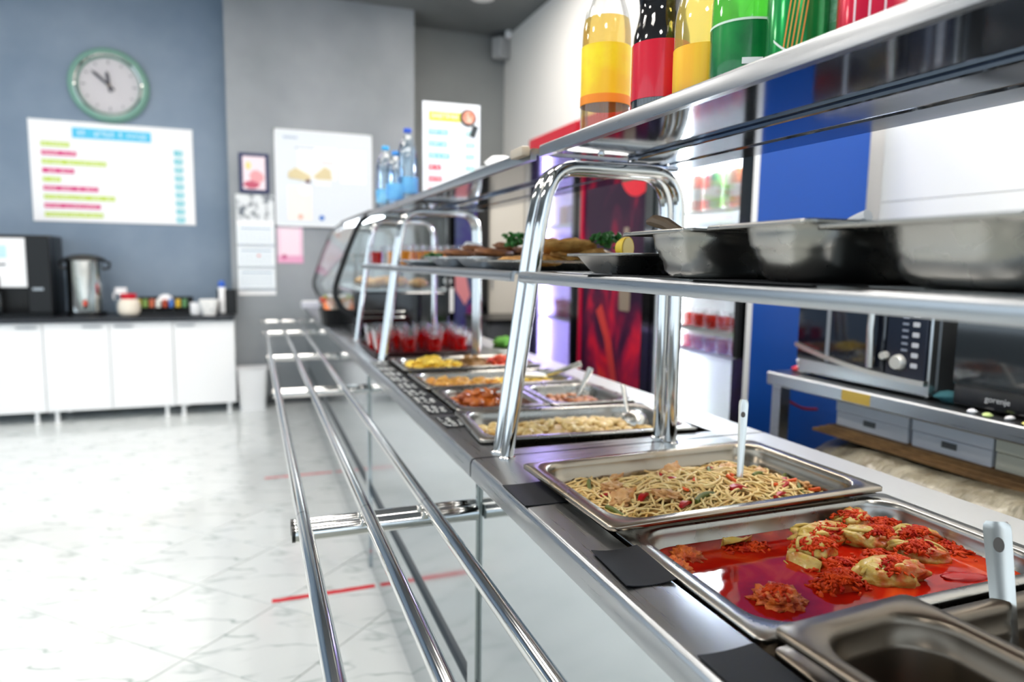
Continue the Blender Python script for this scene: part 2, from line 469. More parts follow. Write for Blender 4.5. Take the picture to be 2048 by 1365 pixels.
def hand(a, l, w, y):
    c, s_ = math.cos(a), math.sin(a); P = []
    for u, v in ((-.05, -w), (-.05, w), (l*.75, w*1.5), (l, 0), (l*.75, -w*1.5)): P.append((u*c-v*s_, u*s_+v*c))
    return MB().prism(P, 'y', y-.004, y)
hand(math.radians(138), .165, .008, -.03).build('minute_hand', plain('4b4b55'), t, smooth=0)
hand(math.radians(97), .115, .010, -.025).build('hour_hand', plain('55555f'), t, smooth=0)
MB().rings(disc(.012, -.02, -.038, 16), False, True).build('hub', plain('7a7060'), t)

def board(name, label, cat, cx, cz, w, h, y, m=whitep, th=.008, rz=0):
    t = thing(name, label, cat, (cx, y, cz), rz)
    MB().box(-w/2, w/2, -th, 0, -h/2, h/2, bev=.002).build('sheet', m, t, smooth=0)
    return t
def strip(t, x0, x1, z0, z1, m, y=-.009, name='colour_bar'):
    return MB().box(x0, x1, y-.001, y, z0, z1).build(name, m, t, smooth=0)
def scribble(t, x0, x1, z0, z1, m, name, y=-.0112, n=8, seed=1):
    """unreadable lettering: rows of tiny upright strokes"""
    rd = random.Random(seed); b = MB(); w = (x1-x0)/n
    for k in range(n):
        if rd.random() < .12: continue
        a = x0+k*w
        b.box(a+w*.15, a+w*.28, y, y+.0006, z0, z1)
        if rd.random() < .7: b.box(a+w*.6, a+w*.73, y, y+.0006, z0, z1)
        q = z0+(z1-z0)*rd.choice((.0, .42, .82))
        b.box(a+w*.15, a+w*.73, y, y+.0006, q, q+(z1-z0)*.18)
    return b.build(name, m, t, smooth=0, kind='stuff')
lime, pink, cyan, teal = plain('c3dc4a'), plain('d8357f'), plain('4fc6ec'), plain('6fcbd6')
lw = plain('ffffff')
t = board('menu_board', 'wide white menu board with lime and pink bars under the clock', 'menu board', -1.012, 1.922, 1.16, .785, WY)
h_ = strip(t, -.285, .27, .265, .345, cyan, name='title_bar')
scribble(h_, -.25, .24, .287, .325, lw, 'lettering', n=17, seed=3)
wid = [.19, .235, .44, .215, .12, .375, .49, .385, .40]
for k, w in enumerate(wid):
    z = .225-k*.068
    b_ = strip(t, -.50, -.50+w, z-.036, z, lime if k % 2 == 0 else pink)
    scribble(b_, -.49, -.50+w-.01, z-.028, z-.009, lw, 'lettering', n=max(5, int(w/.027)), seed=k+11)
    p_ = strip(t, .435, .50, z-.036-.012, z-.012, teal, name='price_bar')
    scribble(p_, .442, .494, z-.04, z-.02, lw, 'lettering', n=4, seed=k+31)
    strip(t, .44, .495, z-.060, z-.0505, plain('9adbe2'), name='price_bar')

PYW = YP-.001
t = board('framed_certificate', 'small picture in a navy frame on the grey pillar', 'picture frame', .04, 1.965, .235, .325, PYW, navy, .02)
MB().box(-.088, .088, -.023, -.02, -.135, .135, bev=.001).build('print', plain('f2dfe6'), t, smooth=0)
MB().blob((.02, -.0235, -.03), (.055, .002, .05), .3, 3, 2).build('print_motif', plain('e9a3a8'), t)
MB().blob((-.02, -.0238, -.095), (.06, .002, .03), .3, 3, 5).build('print_motif', plain('c45870'), t)
MB().blob((-.045, -.0236, .06), (.02, .002, .03), .3, 3, 7).build('print_motif', plain('e8d98a'), t)
t = thing('wall_calendar', 'long white wall calendar with three month pads on the pillar', 'calendar', (.04, PYW, 1.37))
MB().box(-.15, .15, -.003, 0, -.42, .42).build('backing', whitep, t, smooth=0)
MB().box(-.148, .148, -.006, -.003, .21, .418).build('picture_page', mat('calendar_photo', 'dfe4e6', .5, col2='5d6672', nscale=14, ramp=(.5, .62)), t, smooth=0)
for k, z in enumerate((.08, -.105, -.29)):
    pd = MB().box(-.146, .146, -.014, -.003, z-.072, z+.085, bev=.001).build('month_pad', plain('e9f0f5'), t, smooth=0)
    MB().box(-.12, .12, -.015, -.014, z+.055, z+.066).build('month_heading', plain('9fb2c4'), pd, smooth=0)
    b = MB()
    for r_ in range(5):
        for c_ in range(7): b.box(-.12+c_*.036, -.105+c_*.036, -.0148, -.014, z+.03-r_*.019, z+.038-r_*.019)
    b.build('date_figures', plain('b9c6d0'), pd, smooth=0, kind='stuff')
    MB().box(-.148, .148, -.016, -.003, z-.085, z-.078).build('binding', plain('c2cdd4'), t, smooth=0)
MB().box(.01, .03, -.0155, -.014, -.095, -.08).build('date_marker', plain('e05a5a'), t, smooth=0)
t = board('notice_board', 'large white notice board with pinned papers on the pillar', 'notice board', .61, 1.94, .805, .80, PYW, plain('dfe6ec'), .02)
fr = MB()
for a in ((-.405, .405, .39, .402), (-.405, .405, -.402, -.39)): fr.box(a[0], a[1], -.024, 0, a[2], a[3])
for a in ((-.405, -.393), (.393, .405)): fr.box(a[0], a[1], -.024, 0, -.402, .402)
fr.build('edge_trim', plain('eceff2'), t, smooth=0)
for i, (x0, x1, z0, z1, c) in enumerate(((-.22, .10, 0, .27, 'f3f5f6'), (.13, .35, -.02, .26, 'f8f1ee'), (-.31, -.11, -.35, -.06, 'f3ece6'), (-.09, .05, -.05, .20, 'eff2f4'))):
    strip(t, x0, x1, z0, z1, plain(c), y=-.021-.0004*i, name='pinned_paper')
strip(t, -.335, -.22, .33, .345, plain('a9b9cc'), y=-.022, name='heading_line'); strip(t, -.24, -.08, .25, .262, plain('b4c1cd'), y=-.022, name='heading_line')
strip(t, -.03, .08, .135, .148, plain('f0c4c4'), y=-.0235, name='heading_line')
for pts in (((-.30, .05), (-.24, .09), (-.12, .03), (-.12, -.02), (-.30, -.0)), ((-.10, .02), (-.0, .11), (.05, .08), (.06, -.0), (-.06, .0))):
    MB().prism(pts, 'y', -.027, -.0235).build('folded_card', plain('d9cba0'), t, smooth=0)
MB().rings([[(-.165+.055*math.cos(a*PI/12), y, -.09+.05*math.sin(a*PI/12)) for a in range(24)] for y in (-.024, -.028)], False, True).build('paper_rosette', plain('f4f2f6'), t, smooth=0)
MB().blob((-.14, -.027, -.02), (.022, .006, .014), .2, 2, 3).build('magnet', plain('5c3550'), t)
MB().blob((-.03, -.024, -.325), (.022, .003, .022), .1, 2, 3).build('sticker', plain('3d78c8'), t)
MB().blob((-.205, -.0235, -.32), (.02, .003, .02), .1, 2, 3).build('sticker', plain('f2b8a6'), t)
t = board('pink_notice', 'small pink paper notice below the white board', 'notice', .315, 1.378, .21, .31, PYW, plain('f0dbe6'), .004)
strip(t, -.105, .105, -.155, -.09, plain('e4a5c4'), y=-.005, name='pink_band')
strip(t, -.095, -.085, -.09, .15, plain('ecc0d6'), y=-.005, name='pink_edge'); strip(t, .08, .098, -.09, .15, plain('ecc0d6'), y=-.005, name='pink_edge')
MB().blob((-.05, -.006, -.10), (.02, .002, .02), .1, 2, 3).build('seal', plain('c25a86'), t)
# bin
t = thing('waste_bin', 'white open waste bin on the floor against the pillar', 'bin', (-.02, 6.1, 0))
MB().rings([rrect(.20, .18, .03, 0), rrect(.245, .22, .035, .34), rrect(.255, .23, .035, .34), rrect(.255, .23, .035, .352), rrect(.235, .21, .03, .352), rrect(.19, .17, .03, .01)], True, True).build('bin_body', white, t)
# camera in the corner
t = thing('corner_speaker', 'small grey box speaker high in the corner of the walls', 'speaker', (2.31, 6.52, 3.31))
MB().box(-.07, .07, -.06, .06, -.10, .09, bev=.01, rot=(0, 0, .5)).build('housing', plain('a7a9ab'), t)
MB().box(.02, .06, .0, .13, -.02, .02).build('bracket', greyd, t)
t = thing('alarm_sensor', 'small white sensor just under the ceiling in the corner', 'sensor', (2.36, 6.44, 3.415))
MB().blob((0, 0, 0), (.038, .038, .034), .02, 1, 1).build('dome', white, t)
MB().lathe([(.03, .012), (.03, .035)], 16).build('mount', white, t)

# red queue marks on the floor
for nm, y, lb in (('floor_tape', 2.565, 'red tape strip on the floor nearest the tray rail bracket'), ('floor_tape', 4.095, 'faded red tape strip on the floor further along the counter')):
    b = MB(); pts = []
    for k in range(13):
        x = .036+k*.0315; pts.append((x, y-.014+.003*mnoise.noise((x*30, y, 0)), y+.014+.004*mnoise.noise((x*24, y, 5))))
    b.rings([[(x, a, .0002), (x, a, .0014), (x, c, .0014), (x, c, .0002)] for x, a, c in pts], True, True)
    tag(b.build(nm, tape if y < 3 else mat('red_tape_worn', 'd23545', .5, col2='e2a0a4', nscale=40), smooth=0), lb, 'tape')

# ------------------------------------------------------------------ serving counter, three units end to end
CT = .861
def counter(y0, y1, well, label):
    t = thing('serving_counter', label, 'counter', (.425, y0, 0)); Y = y1-y0; ox = .425
    lip = [(.405-ox, .822), (.405-ox, .850), (.4065-ox, .8555), (.4095-ox, .8595), (.414-ox, CT), (.487-ox, CT), (.487-ox, .856), (.414-ox, .855), (.411-ox, .85), (.411-ox, .822)]
    MB().prism(lip, 'y', 0, Y).build('front_edge', steel, t, smooth=50)
    lipb = [(1.145-ox, .822), (1.145-ox, .856), (1.141-ox, CT), (1.027-ox, CT), (1.027-ox, .856), (1.139-ox, .855), (1.139-ox, .822)]
    MB().prism(lipb, 'y', 0, Y).build('back_edge', mat('steel_satin', 'd2d3d2', .46, 1, nscale=9, rvar=.05, stretch=(40, 1, 40)), t, smooth=50)
    if well:
        a, b = well[0]-y0, well[1]-y0
        if a > .005: MB().box(.487-ox, 1.027-ox, 0, a, .856, CT).build('top_sheet', steel_x, t, smooth=0)
        MB().box(.487-ox, 1.027-ox, b, Y, .856, CT).build('top_sheet', steel_x, t, smooth=0)
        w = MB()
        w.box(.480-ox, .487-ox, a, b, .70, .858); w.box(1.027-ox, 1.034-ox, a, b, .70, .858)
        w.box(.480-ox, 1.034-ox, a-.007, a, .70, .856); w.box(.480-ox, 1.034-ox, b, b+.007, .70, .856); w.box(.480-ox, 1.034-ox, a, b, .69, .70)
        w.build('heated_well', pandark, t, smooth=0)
    else:
        MB().box(.487-ox, 1.027-ox, 0, Y, .856, CT).build('top_sheet', steel_x, t, smooth=0)
    MB().box(0, .012, .048, Y, .372, .822).build('upper_panel', panel, t, smooth=0)
    MB().box(0, .012, .048, Y, .0, .318).build('lower_panel', panel, t, smooth=0)
    MB().box(.012, .03, .048, Y-.002, .30, .39).build('panel_channel', greyd, t, smooth=0)
    MB().box(-.008, .03, -.005, .05, 0, .822, bev=.002).build('post', panel, t, smooth=0)
    MB().box(.66, .70, 0.005, Y-.005, .05, .822).build('back_panel', steel, t, smooth=0)
counter(-.55, 1.2965, (.165, 1.205), 'near steel serving counter with the noodle and stew pans')
counter(1.3035, 2.727, (1.345, 2.715), 'middle steel serving counter with the black price cards')
counter(2.733, 6.1, None, 'far steel serving counter under the glass display case')

# tray rail
t = thing('tray_rail', 'long chrome tray rail of three tubes along the counter front', 'rail', (.2, 0, 0))
for x in (.077, .196, .316):
    for a, b in ((-.5, 1.302), (1.304, 2.722), (2.724, 6.02)):
        MB().cyl((x-.2, a, .775), (x-.2, b, .775), .0128, 20).build('rail_tube', chrome, t)
for ys in ((1.292, 1.328), (2.705, 2.741), (3.72,), (4.98,), (5.9,)):
    for y in ys:
        bt = MB().cyl((.062-.2, y, .750), (.417-.2, y, .750), 1*.0155 if len(ys) > 1 else .017, 20).build('bracket', chrome, t)
        MB().cyl((.056-.2, y, .750), (.062-.2, y, .750), .0155, 16).build('end_cap', black, bt)
        for x in (.077, .196, .316): MB().box(x-.2-.004, x-.2+.004, y-.010, y+.010, .756, .772).build('clip', chrome, bt, smooth=0)

# overshelves
def smooth_path(P, k=5):
    P = [Vector(p) for p in P]; o = []
    for i in range(len(P)-1):
        a = P[max(0, i-1)]; b = P[i]; c = P[i+1]; d = P[min(len(P)-1, i+2)]
        for j in range(k):
            s_ = j/k; s2 = s_*s_; s3 = s2*s_
            o.append(.5*((2*b)+(c-a)*s_+(2*a-5*b+4*c-d)*s2+(3*b-a-3*c+d)*s3))
    o.append(P[-1]); return o
ARCH = [(.478, .861), (.517, 1.14), (.542, 1.315), (.550, 1.36), (.560, 1.402), (.577, 1.433), (.602, 1.4485), (.635, 1.4525), (.72, 1.4525), (.80, 1.4525), (.833, 1.444), (.855, 1.422), (.866, 1.388), (.868, 1.34), (.869, 1.25), (.870, .861)]
OX = .67
def overshelf(y0, y1, m0, m1, arches, label):
    t = thing('overshelf', label, 'shelf', (OX, y0, CT)); Z = -CT
    top = [(.54, 1.468), (.54, 1.487), (.5415, 1.4905), (.545, 1.492), (.905, 1.492), (.905, 1.474), (.900, 1.474), (.900, 1.480), (.553, 1.480), (.553, 1.468)]
    MB().prism([(x-OX, z+Z) for x, z in top], 'y', 0, y1-y0).build('top_shelf', steel, t, smooth=50)
    MB().box(.5535-OX, .900-OX, .002, y1-y0-.002, 1.4775+Z, 1.480+Z).build('underside', mirror, t, smooth=0)
    MB().box(.737-OX, .8235-OX, .004, y1-y0-.004, 1.469+Z, 1.4775+Z, bev=.002).build('stiffener', mirror, t, smooth=0)
    MB().box(.8265-OX, .902-OX, .004, y1-y0-.004, 1.4665+Z, 1.4775+Z, bev=.003).build('stiffener', mirror, t, smooth=0)
    mid = [(.507, 1.219), (.505, 1.223), (.505, 1.233), (.5065, 1.238), (.511, 1.241), (.856, 1.241), (.858, 1.239), (.858, 1.219), (.852, 1.219), (.852, 1.236), (.516, 1.236), (.514, 1.219)]
    MB().prism([(x-OX, z+Z) for x, z in mid], 'y', m0-y0, m1-y0).build('middle_shelf', steel, t, smooth=50)
    for ya in arches:
        a = MB().tube(smooth_path([(x-OX, ya-y0, z+Z) for x, z in ARCH], 4), .0132, 20).build('arch', chrome, t, smooth=60)
        for x in (.478, .870): MB().lathe([(.0185, 0), (.0185, .003), (.0145, .005)], 20, (x-OX, ya-y0, 0)).build('foot_ring', chrome, a)
        for x in (.66, .78): MB().lathe([(.007, 0), (.007, -.004), (.004, -.006)], 12, (x-OX, ya-y0-.03 if ya > (y0+y1)/2 else ya-y0+.03, 1.4785+Z)).build('bolt', chrome, t)
overshelf(-.30, 1.290, -.30, 1.303, (-.25, 1.285), 'near two-tier steel overshelf carrying soda bottles above and deep pans below')
overshelf(1.335, 2.712, 1.352, 2.712, (1.333, 2.695), 'middle two-tier steel overshelf holding dishes of cutlets')
overshelf(2.722, 3.46, 2.722, 3.46, (2.742, 3.44), 'short far overshelf carrying water bottles and the juice glasses')
tag(MB().box(-.02, .0, -.035, .035, -.008, .012, bev=.004, seg=2).build('shelf_end_cap', mat('cap_beige', 'b9ad9c', .4)), 'small beige plastic cap on the corner of the middle overshelf', 'cap').location = (.541, 1.372, 1.484)

# ------------------------------------------------------------------ black price cards along the counter edge
card_m = mat('card_black', '16181c', .6, spec=.3, bump=(30, .03, .003)); chalk = mat('chalk', 'd9d9d6', .8)
def price_card(x0, x1, y0, y1, label, writing=True, bend=0, seed=0, grp='price cards', rz=0):
    b = MB(); n = 6; cx, cy = (x0+x1)/2, (y0+y1)/2; top = []
    for k in range(n+1):
        u = -1+2*k/n; x = u*(x1-x0)/2
        top.append((x, bend*u*u))
    P = [(x, z+.0016) for x, z in top]+[(x, z+.0002) for x, z in reversed(top)]
    b.prism(P, 'y', -(y1-y0)/2, (y1-y0)/2)
    o = b.build('price_card', card_m, smooth=30)
    tag(o, label, 'price card', grp); o.location = (cx, cy, CT); o.rotation_euler = (0, 0, rz)
    if writing:
        rd = random.Random(seed); w = MB(); W = x1-x0; H = y1-y0
        for r_ in range(3 if H > .08 else 2):
            xb = -W*.36+W*.28*r_
            yy = -H*.38
            while yy < H*(.36 if r_ < 2 else .1):
                l = rd.uniform(.006, .012)
                pts = [(xb+rd.uniform(-.008, .008), yy+rd.uniform(0, l), .0026) for _ in range(4)]
                w.tube(pts, .0012, 4)
                yy += l+rd.uniform(.002, .005)
        w.build('chalk_writing', chalk, o, smooth=0, kind='stuff')
    return o
price_card(.408, .489, 1.007, 1.117, 'blank black price card beside the noodle pan', False, .0012, grp=None)
price_card(.424, .494, .70, .808, 'blank curled black price card beside the red stew pan', False, .004, grp=None, rz=-.06)
price_card(.414, .484, .415, .548, 'blank black price card by the near empty pan', False, .002, grp=None)
price_card(.426, .488, 1.56, 1.675, 'chalk-written black price card beside the creamy chicken pan', True, .001, 5, None)
ys = 1.715
nth = ['nearest card of the crowded row of chalk-written price cards', 'chalk-written price card, second from the near end of the crowded row', 'chalk-written price card, third from the near end of the crowded row',
       'chalk-written price card, fourth from the near end of the crowded row', 'chalk-written price card, fifth from the near end of the crowded row', 'chalk-written price card, third from the far end of the crowded row',
       'chalk-written price card, second from the far end of the crowded row', 'farthest card of the crowded row of chalk-written price cards']
for k in range(8):
    price_card(.424-.001*(k % 3), .49+.002*(k % 2), ys, ys+.118, nth[k], True, .001, 20+k, 'chalk-written price cards', rz=.02*((k % 3)-1)); ys += .122

# ------------------------------------------------------------------ gastronorm pans
def gn_rings(L, W, depth, fx=.024, fy=.017, skirt=.007):
    return [rrect(L, W, .012, -skirt), rrect(L, W, .012, -.0012), rrect(L-.003, W-.003, .012, .0002), rrect(L-2*fx, W-2*fy, .050, .0008),
            rrect(L-2*fx-.006, W-2*fy-.006, .049, -.002), rrect(L-2*fx-.010, W-2*fy-.010, .048, -.010), rrect(L-2*fx-.012, W-2*fy-.012, .048, -.022),
            rrect(L-2*fx-.020, W-2*fy-.020, .046, -.027), rrect(L-2*fx-.023, W-2*fy-.023, .045, -.033), rrect(L-2*fx-.030, W-2*fy-.030, .045, -depth+.022),
            rrect(L-2*fx-.036, W-2*fy-.036, .043, -depth+.009), rrect(L-2*fx-.050, W-2*fy-.050, .038, -depth+.002), rrect(L-2*fx-.070, W-2*fy-.070, .03, -depth)]
def gn(name, L, W, depth, loc, rz, label, m=pansteel, smooth=50, rx=0, ry=0):
    o = MB().rings(gn_rings(L, W, depth), False, True).build(name, m, smooth=smooth)
    sm = o.modifiers.new('gauge', 'SOLIDIFY'); sm.thickness = .0012; sm.offset = -1
    tag(o, label, 'pan'); o.location = loc; o.rotation_euler = (rx, ry, rz); return o
PAN1 = (.737, 1.005, .884); PAN2 = (.763, .709, .864)
gn('food_pan', .54, .333, .065, PAN1, .02, 'steel pan of noodles with chicken and peppers on the near counter', panstain)
gn('food_pan', .537, .322, .065, PAN2, -.004, 'steel pan filled with red stew and cabbage rolls', pansteel)
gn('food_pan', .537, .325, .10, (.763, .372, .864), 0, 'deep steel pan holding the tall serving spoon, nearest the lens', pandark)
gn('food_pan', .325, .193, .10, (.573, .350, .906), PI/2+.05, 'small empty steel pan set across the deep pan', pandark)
gn('food_pan', .54, .30, .065, (.738, 1.522, .872), -.085, 'steel pan of creamy chicken behind the first chrome arch')
gn('food_pan', .268, .30, .065, (.632, 1.862, .870), -.02, 'half-size pan of orange stew with tongs lying in it')
gn('food_pan', .262, .30, .065, (.900, 1.850, .870), -.02, 'half-size pan of brown goulash with an upright spoon')
gn('food_pan', .53, .295, .05, (.757, 2.178, .872), -.01, 'steel pan of potato gratin and yellow rice')
gn('food_pan', .53, .300, .05, (.757, 2.515, .878), -.01, 'farthest pan, with yellow mash, brown meat and red stew in heaps')

def mound(L, W, r, zf, nr=16, n=10):
    b = MB(); R = []
    for k in range(nr, 0, -1):
        s_ = k/nr
        R.append([(x, y, zf(x, y)) for x, y, _ in rrect(L*s_, W*s_, r*s_, 0, n)])
    b.rings(R)
    b.bm.faces.new(list(b.bm.verts)[-(4*(n+1)):])
    return b
def place(o, P, rz): o.location = P; o.rotation_euler = (0, 0, rz); return o
def stuff(o, label, cat): return tag(o, label, cat, kind='stuff')

# noodles
rd = random.Random(11)
def hz(x, y):
    u, v = x/.235, y/.135
    h = -.040+.026*max(0, 1-(((x-.02)/.2)**2+((y-.0)/.12)**2))+.006*mnoise.noise((x*18, y*18, 3))
    return h-.004*(u**4)
nm = mat('noodle', 'ecd79c', .35, col2='dcb976', nscale=60, sss=.15)
base = mound(.462, .272, .045, lambda x, y: hz(x, y)-.006)
o = base.build('noodle_bed', mat('noodle_bed', 'c79d5c', .5, col2='a57838', nscale=60, bump=(160, .6, .004))); 
stuff(place(o, PAN1, .02), 'bed of sauce under the noodles in the stained pan', 'noodles')
b = MB()
for k in range(560):
    x, y = rd.uniform(-.228, .228), rd.uniform(-.128, .128)
    if (abs(x) > .205 and abs(y) > .108): continue
    a = rd.uniform(0, 2*PI); cur = rd.uniform(-38, 38); pts = []; lift = rd.uniform(-.002, .010); wob = rd.uniform(.2, 1)
    m = rd.randint(10, 16)
    for j in range(m):
        z = hz(x, y)+lift+.003*math.sin(j*wob+k)-(.006 if j in (0, m-1) else 0)
        pts.append((x, y, z)); a += cur*.009+rd.uniform(-.25, .25)
        x += .009*math.cos(a); y += .009*math.sin(a)
        if abs(x) > .234 or abs(y) > .136: break
    if len(pts) > 3: b.tube(pts, .0020, 6)
o = b.build('noodles', nm, smooth=180); stuff(place(o, PAN1, .02), 'tangle of thin pale noodles filling the stained pan', 'noodles')
def on1(px, py):   # pan-1 local to world
    c, s_ = math.cos(.02), math.sin(.02); return (PAN1[0]+px*c-py*s_, PAN1[1]+px*s_+py*c)
pepm = mat('pepper_red', 'a80e12', .3, spec=.4, sss=.1); carm = mat('carrot', 'e05a1e', .4, sss=.1); beanm = mat('bean_green', '66702c', .4, col2='4d5622', nscale=40); chkm = mat('chicken', 'd9b07c', .45, col2='b98247', nscale=50, bump=(90, .35, .003), sss=.1)
def curved_strip(l, w, th, bend):
    b = MB(); R = []
    n = 7
    for k in range(n):
        s_ = k/(n-1)-.5; a = s_*bend; x = math.sin(a)*l/bend; z = (math.cos(a)-1)*l/bend
        ww = w*(1-.5*abs(2*s_)**3)
        R.append([(x, -ww/2, z), (x, ww/2, z), (x, ww/2*.8, z+th), (x, -ww/2*.8, z+th)])
    return b.rings(R, True, True)
def scatter(name, maker, m, spots, label, cat, grp, lift=.009):
    p = maker().build(name, m, smooth=60); first = True
    for (wx, wy, rz, s_) in spots:
        o = p if first else p.copy()
        if not first: C.objects.link(o)
        first = False
        tag(o, label, cat, grp)
        o.location = (wx, wy, PAN1[2]+hz(wx-PAN1[0], wy-PAN1[1])+lift*rd.uniform(.75, 1.1)); o.rotation_euler = (rd.uniform(-.3, .3), rd.uniform(-.35, .35), rz); o.scale = (s_, s_, s_)
scatter('pepper_strip', lambda: curved_strip(.04, .014, .005, 1.1), pepm,
        [(.717, 1.09, 1.1, .8), (.785, .945, .1, 1.15), (.90, 1.085, 1.2, .8), (.617, .985, .6, .9), (.575, 1.03, 2.6, .9), (.665, .93, .5, 1), (.81, 1.06, .4, .7), (.90, .965, .3, .9), (.86, .93, .2, .8), (.935, 1.0, .8, .7), (.70, 1.03, 2.0, .7), (.60, 1.09, .3, .6)],
        'glossy red pepper strip lying among the noodles', 'pepper strip', 'red pepper strips in the noodles')
scatter('carrot_stick', lambda: MB().box(-.016, .016, -.003, .003, -.003, .003, bev=.001), carm,
        [(.82, 1.01, 1.0, 1), (.80, .98, 1.8, 1), (.885, .965, .3, 1), (.93, .985, 2.6, 1), (.76, 1.07, .5, 1), (.60, 1.02, .7, .9), (.845, 1.06, .2, .8), (.69, .97, 1.4, .8), (.955, .955, 2.3, 1.1), (.73, 1.0, .9, .8)],
        'orange carrot stick among the noodles', 'carrot stick', 'carrot sticks in the noodles')
scatter('green_bean', lambda: MB().tube(smooth_path([(-.028, 0, 0), (-.01, .003, .002), (.01, .002, .003), (.028, -.002, 0)]), .0048, 8), beanm,
        [(.705, .935, .45, 1), (.79, 1.035, 1.1, .8), (.55, .955, 1.9, .9), (.93, .95, 1.2, .8), (.57, 1.09, 1.3, .8), (.88, 1.01, .4, .7), (.955, 1.02, .9, .7)],
        'piece of cooked green bean among the noodles', 'green bean', 'green beans in the noodles')
scatter('chicken_piece', lambda: MB().blob((0, 0, 0), (.023, .014, .009), .6, 2.6, 4, sub=4), chkm,
        [(.60, 1.055, .2, 1.1), (.585, 1.00, .5, 1.2), (.735, 1.075, .9, 1.1), (.86, 1.07, .3, 1), (.655, .965, 2.8, 1.1), (.905, 1.03, 1.2, .8), (.95, .97, .3, 1), (.63, 1.11, .4, .9)],
        'piece of browned chicken among the noodles', 'chicken piece', 'chicken pieces in the noodles')

# red stew
def broth_mat():
    m = bpy.data.materials.new('broth'); m.use_nodes = True; N = m.node_tree.nodes; L = m.node_tree.links
    p = N['Principled BSDF']; p.inputs['Roughness'].default_value = .04; p.inputs['Specular IOR Level'].default_value = .16
    tc = N.new('ShaderNodeTexCoord'); n = N.new('ShaderNodeTexNoise'); n.inputs['Scale'].default_value = 9; n.inputs['Detail'].default_value = 6; n.inputs['Distortion'].default_value = 1.2
    L.new(tc.outputs['Object'], n.inputs['Vector'])
    sx = N.new('ShaderNodeSeparateXYZ'); L.new(tc.outputs['Object'], sx.inputs[0])
    ma = N.new('ShaderNodeMath'); ma.operation = 'MULTIPLY_ADD'; ma.inputs[1].default_value = .55; L.new(sx.outputs['X'], ma.inputs[0]); L.new(n.outputs['Fac'], ma.inputs[2])  # oily mottling, plus reflected light painted in as lighter colour on the server side
    r = N.new('ShaderNodeValToRGB'); e = r.color_ramp.elements
    e[0].position = .36; e[0].color = (*lin('8a0d08'), 1); e[1].position = .72; e[1].color = (*lin('cc4a18'), 1)
    a = e.new(.52); a.color = (*lin('a81808'), 1)
    L.new(ma.outputs[0], r.inputs['Fac']); L.new(r.outputs['Color'], p.inputs['Base Color'])
    b = N.new('ShaderNodeBump'); b.inputs['Strength'].default_value = .12; b.inputs['Distance'].default_value = .004
    n2 = N.new('ShaderNodeTexNoise'); n2.inputs['Scale'].default_value = 22; L.new(tc.outputs['Object'], n2.inputs['Vector'])
    L.new(n2.outputs['Fac'], b.inputs['Height']); L.new(b.outputs['Normal'], p.inputs['Normal'])
    return m
o = mound(.466, .266, .046, lambda x, y: -.027, 6).build('stew_broth', broth_mat(), smooth=0)
stuff(place(o, PAN2, -.004), 'glossy red broth filling the stew pan', 'broth')
BZ = PAN2[2]-.027
rollm = mat('cabbage', 'bda24e', .3, col2='b84f16', nscale=34, bump=(48, .8, .006), coat=.15, sss=.2, ramp=(.46, .62))
gratm = mat('carrot_grated', 'cc4408', .5, col2='a01604', nscale=45, spec=.2)
meatm = mat('meatball', 'd8742c', .45, col2='a8340c', nscale=70, bump=(110, 1, .006))
rolls = [(.765, .752, .044, .023, .2, 'cabbage roll with a pale open end, foremost of the stew pile'), (.815, .79, .046, .024, -.3, 'cabbage roll behind the foremost one under grated carrot'), (.905, .815, .043, .025, .3, 'farthest cabbage roll, capped with dark red carrot'),
         (.875, .755, .045, .024, -.5, 'cabbage roll in the middle of the stew pile'), (.905, .695, .042, .022, -.7, 'cabbage roll with a sliced end on the server side of the pile'), (.80, .655, .048, .026, -.35, 'big cabbage roll near the front rim, half covered in carrot'),
         (.955, .74, .040, .02, -.4, 'small sunken cabbage roll near the server side rim')]
rp = []
for k, (x, y, l, w, rz, lb) in enumerate(rolls):
    b = MB(); b.blob((0, 0, 0), (l, w, w*.85), .30, 2.0, k+3, sub=4)
    # folded leaf edge
    b.tube([(-l*.9+2*l*.9*i/8, w*.55*math.sin(i*.7+k), w*.78*math.sqrt(max(.05, 1-(-.9+1.8*i/8)**2))) for i in range(9)], .0028, 6)
    o = b.build('cabbage_roll', rollm, smooth=180); tag(o, lb, 'cabbage roll', 'cabbage rolls in the stew')
    o.location = (x, y, BZ+w*.22); o.rotation_euler = (.1*math.sin(k), .12*math.cos(k*2), rz); rp.append((x, y, l, w, rz))
for (x, y, r_, lb) in ((.583, .806, .020, 'meatball by the queue-side rim, the farther of two'), (.541, .775, .021, 'meatball by the queue-side rim, the nearer of two'), (.614, .655, .027, 'meatball with red shreds alone in the open broth'), (.522, .628, .022, 'half-sunken meatball at the front corner of the stew')):
    o = MB().blob((0, 0, 0), (r_*1.15, r_, r_*.72), .45, 4.5, int(x*100), sub=4).build('meatball', meatm, smooth=180); tag(o, lb, 'meatball', 'meatballs in the stew'); o.location = (x, y, BZ-.002); o.rotation_euler = (0, 0, x*9)
leaf = MB()
R = []
for i in range(8):
    s_ = i/7; R.append([(.05*(s_-.5), .022*(v-.5)*(.4+math.sin(s_*PI)), .006+.010*math.sin(v*PI*1.3+s_*2)+.003*mnoise.noise((s_*5, v*5, 1))) for v in [j/7 for j in range(8)]])
leaf.rings(R, closed=False)
o = leaf.build('cabbage_leaf', rollm, smooth=180); o.modifiers.new('thick', 'SOLIDIFY').thickness = .0015
tag(o, 'loose piece of cabbage leaf floating near the back rim', 'cabbage leaf'); o.location = (.676, .815, BZ)
o2 = o.copy(); C.objects.link(o2); tag(o2, 'loose cabbage leaf floating beside the foremost roll', 'cabbage leaf'); o2.location = (.72, .725, BZ-.002); o2.rotation_euler = (0, 0, 2)
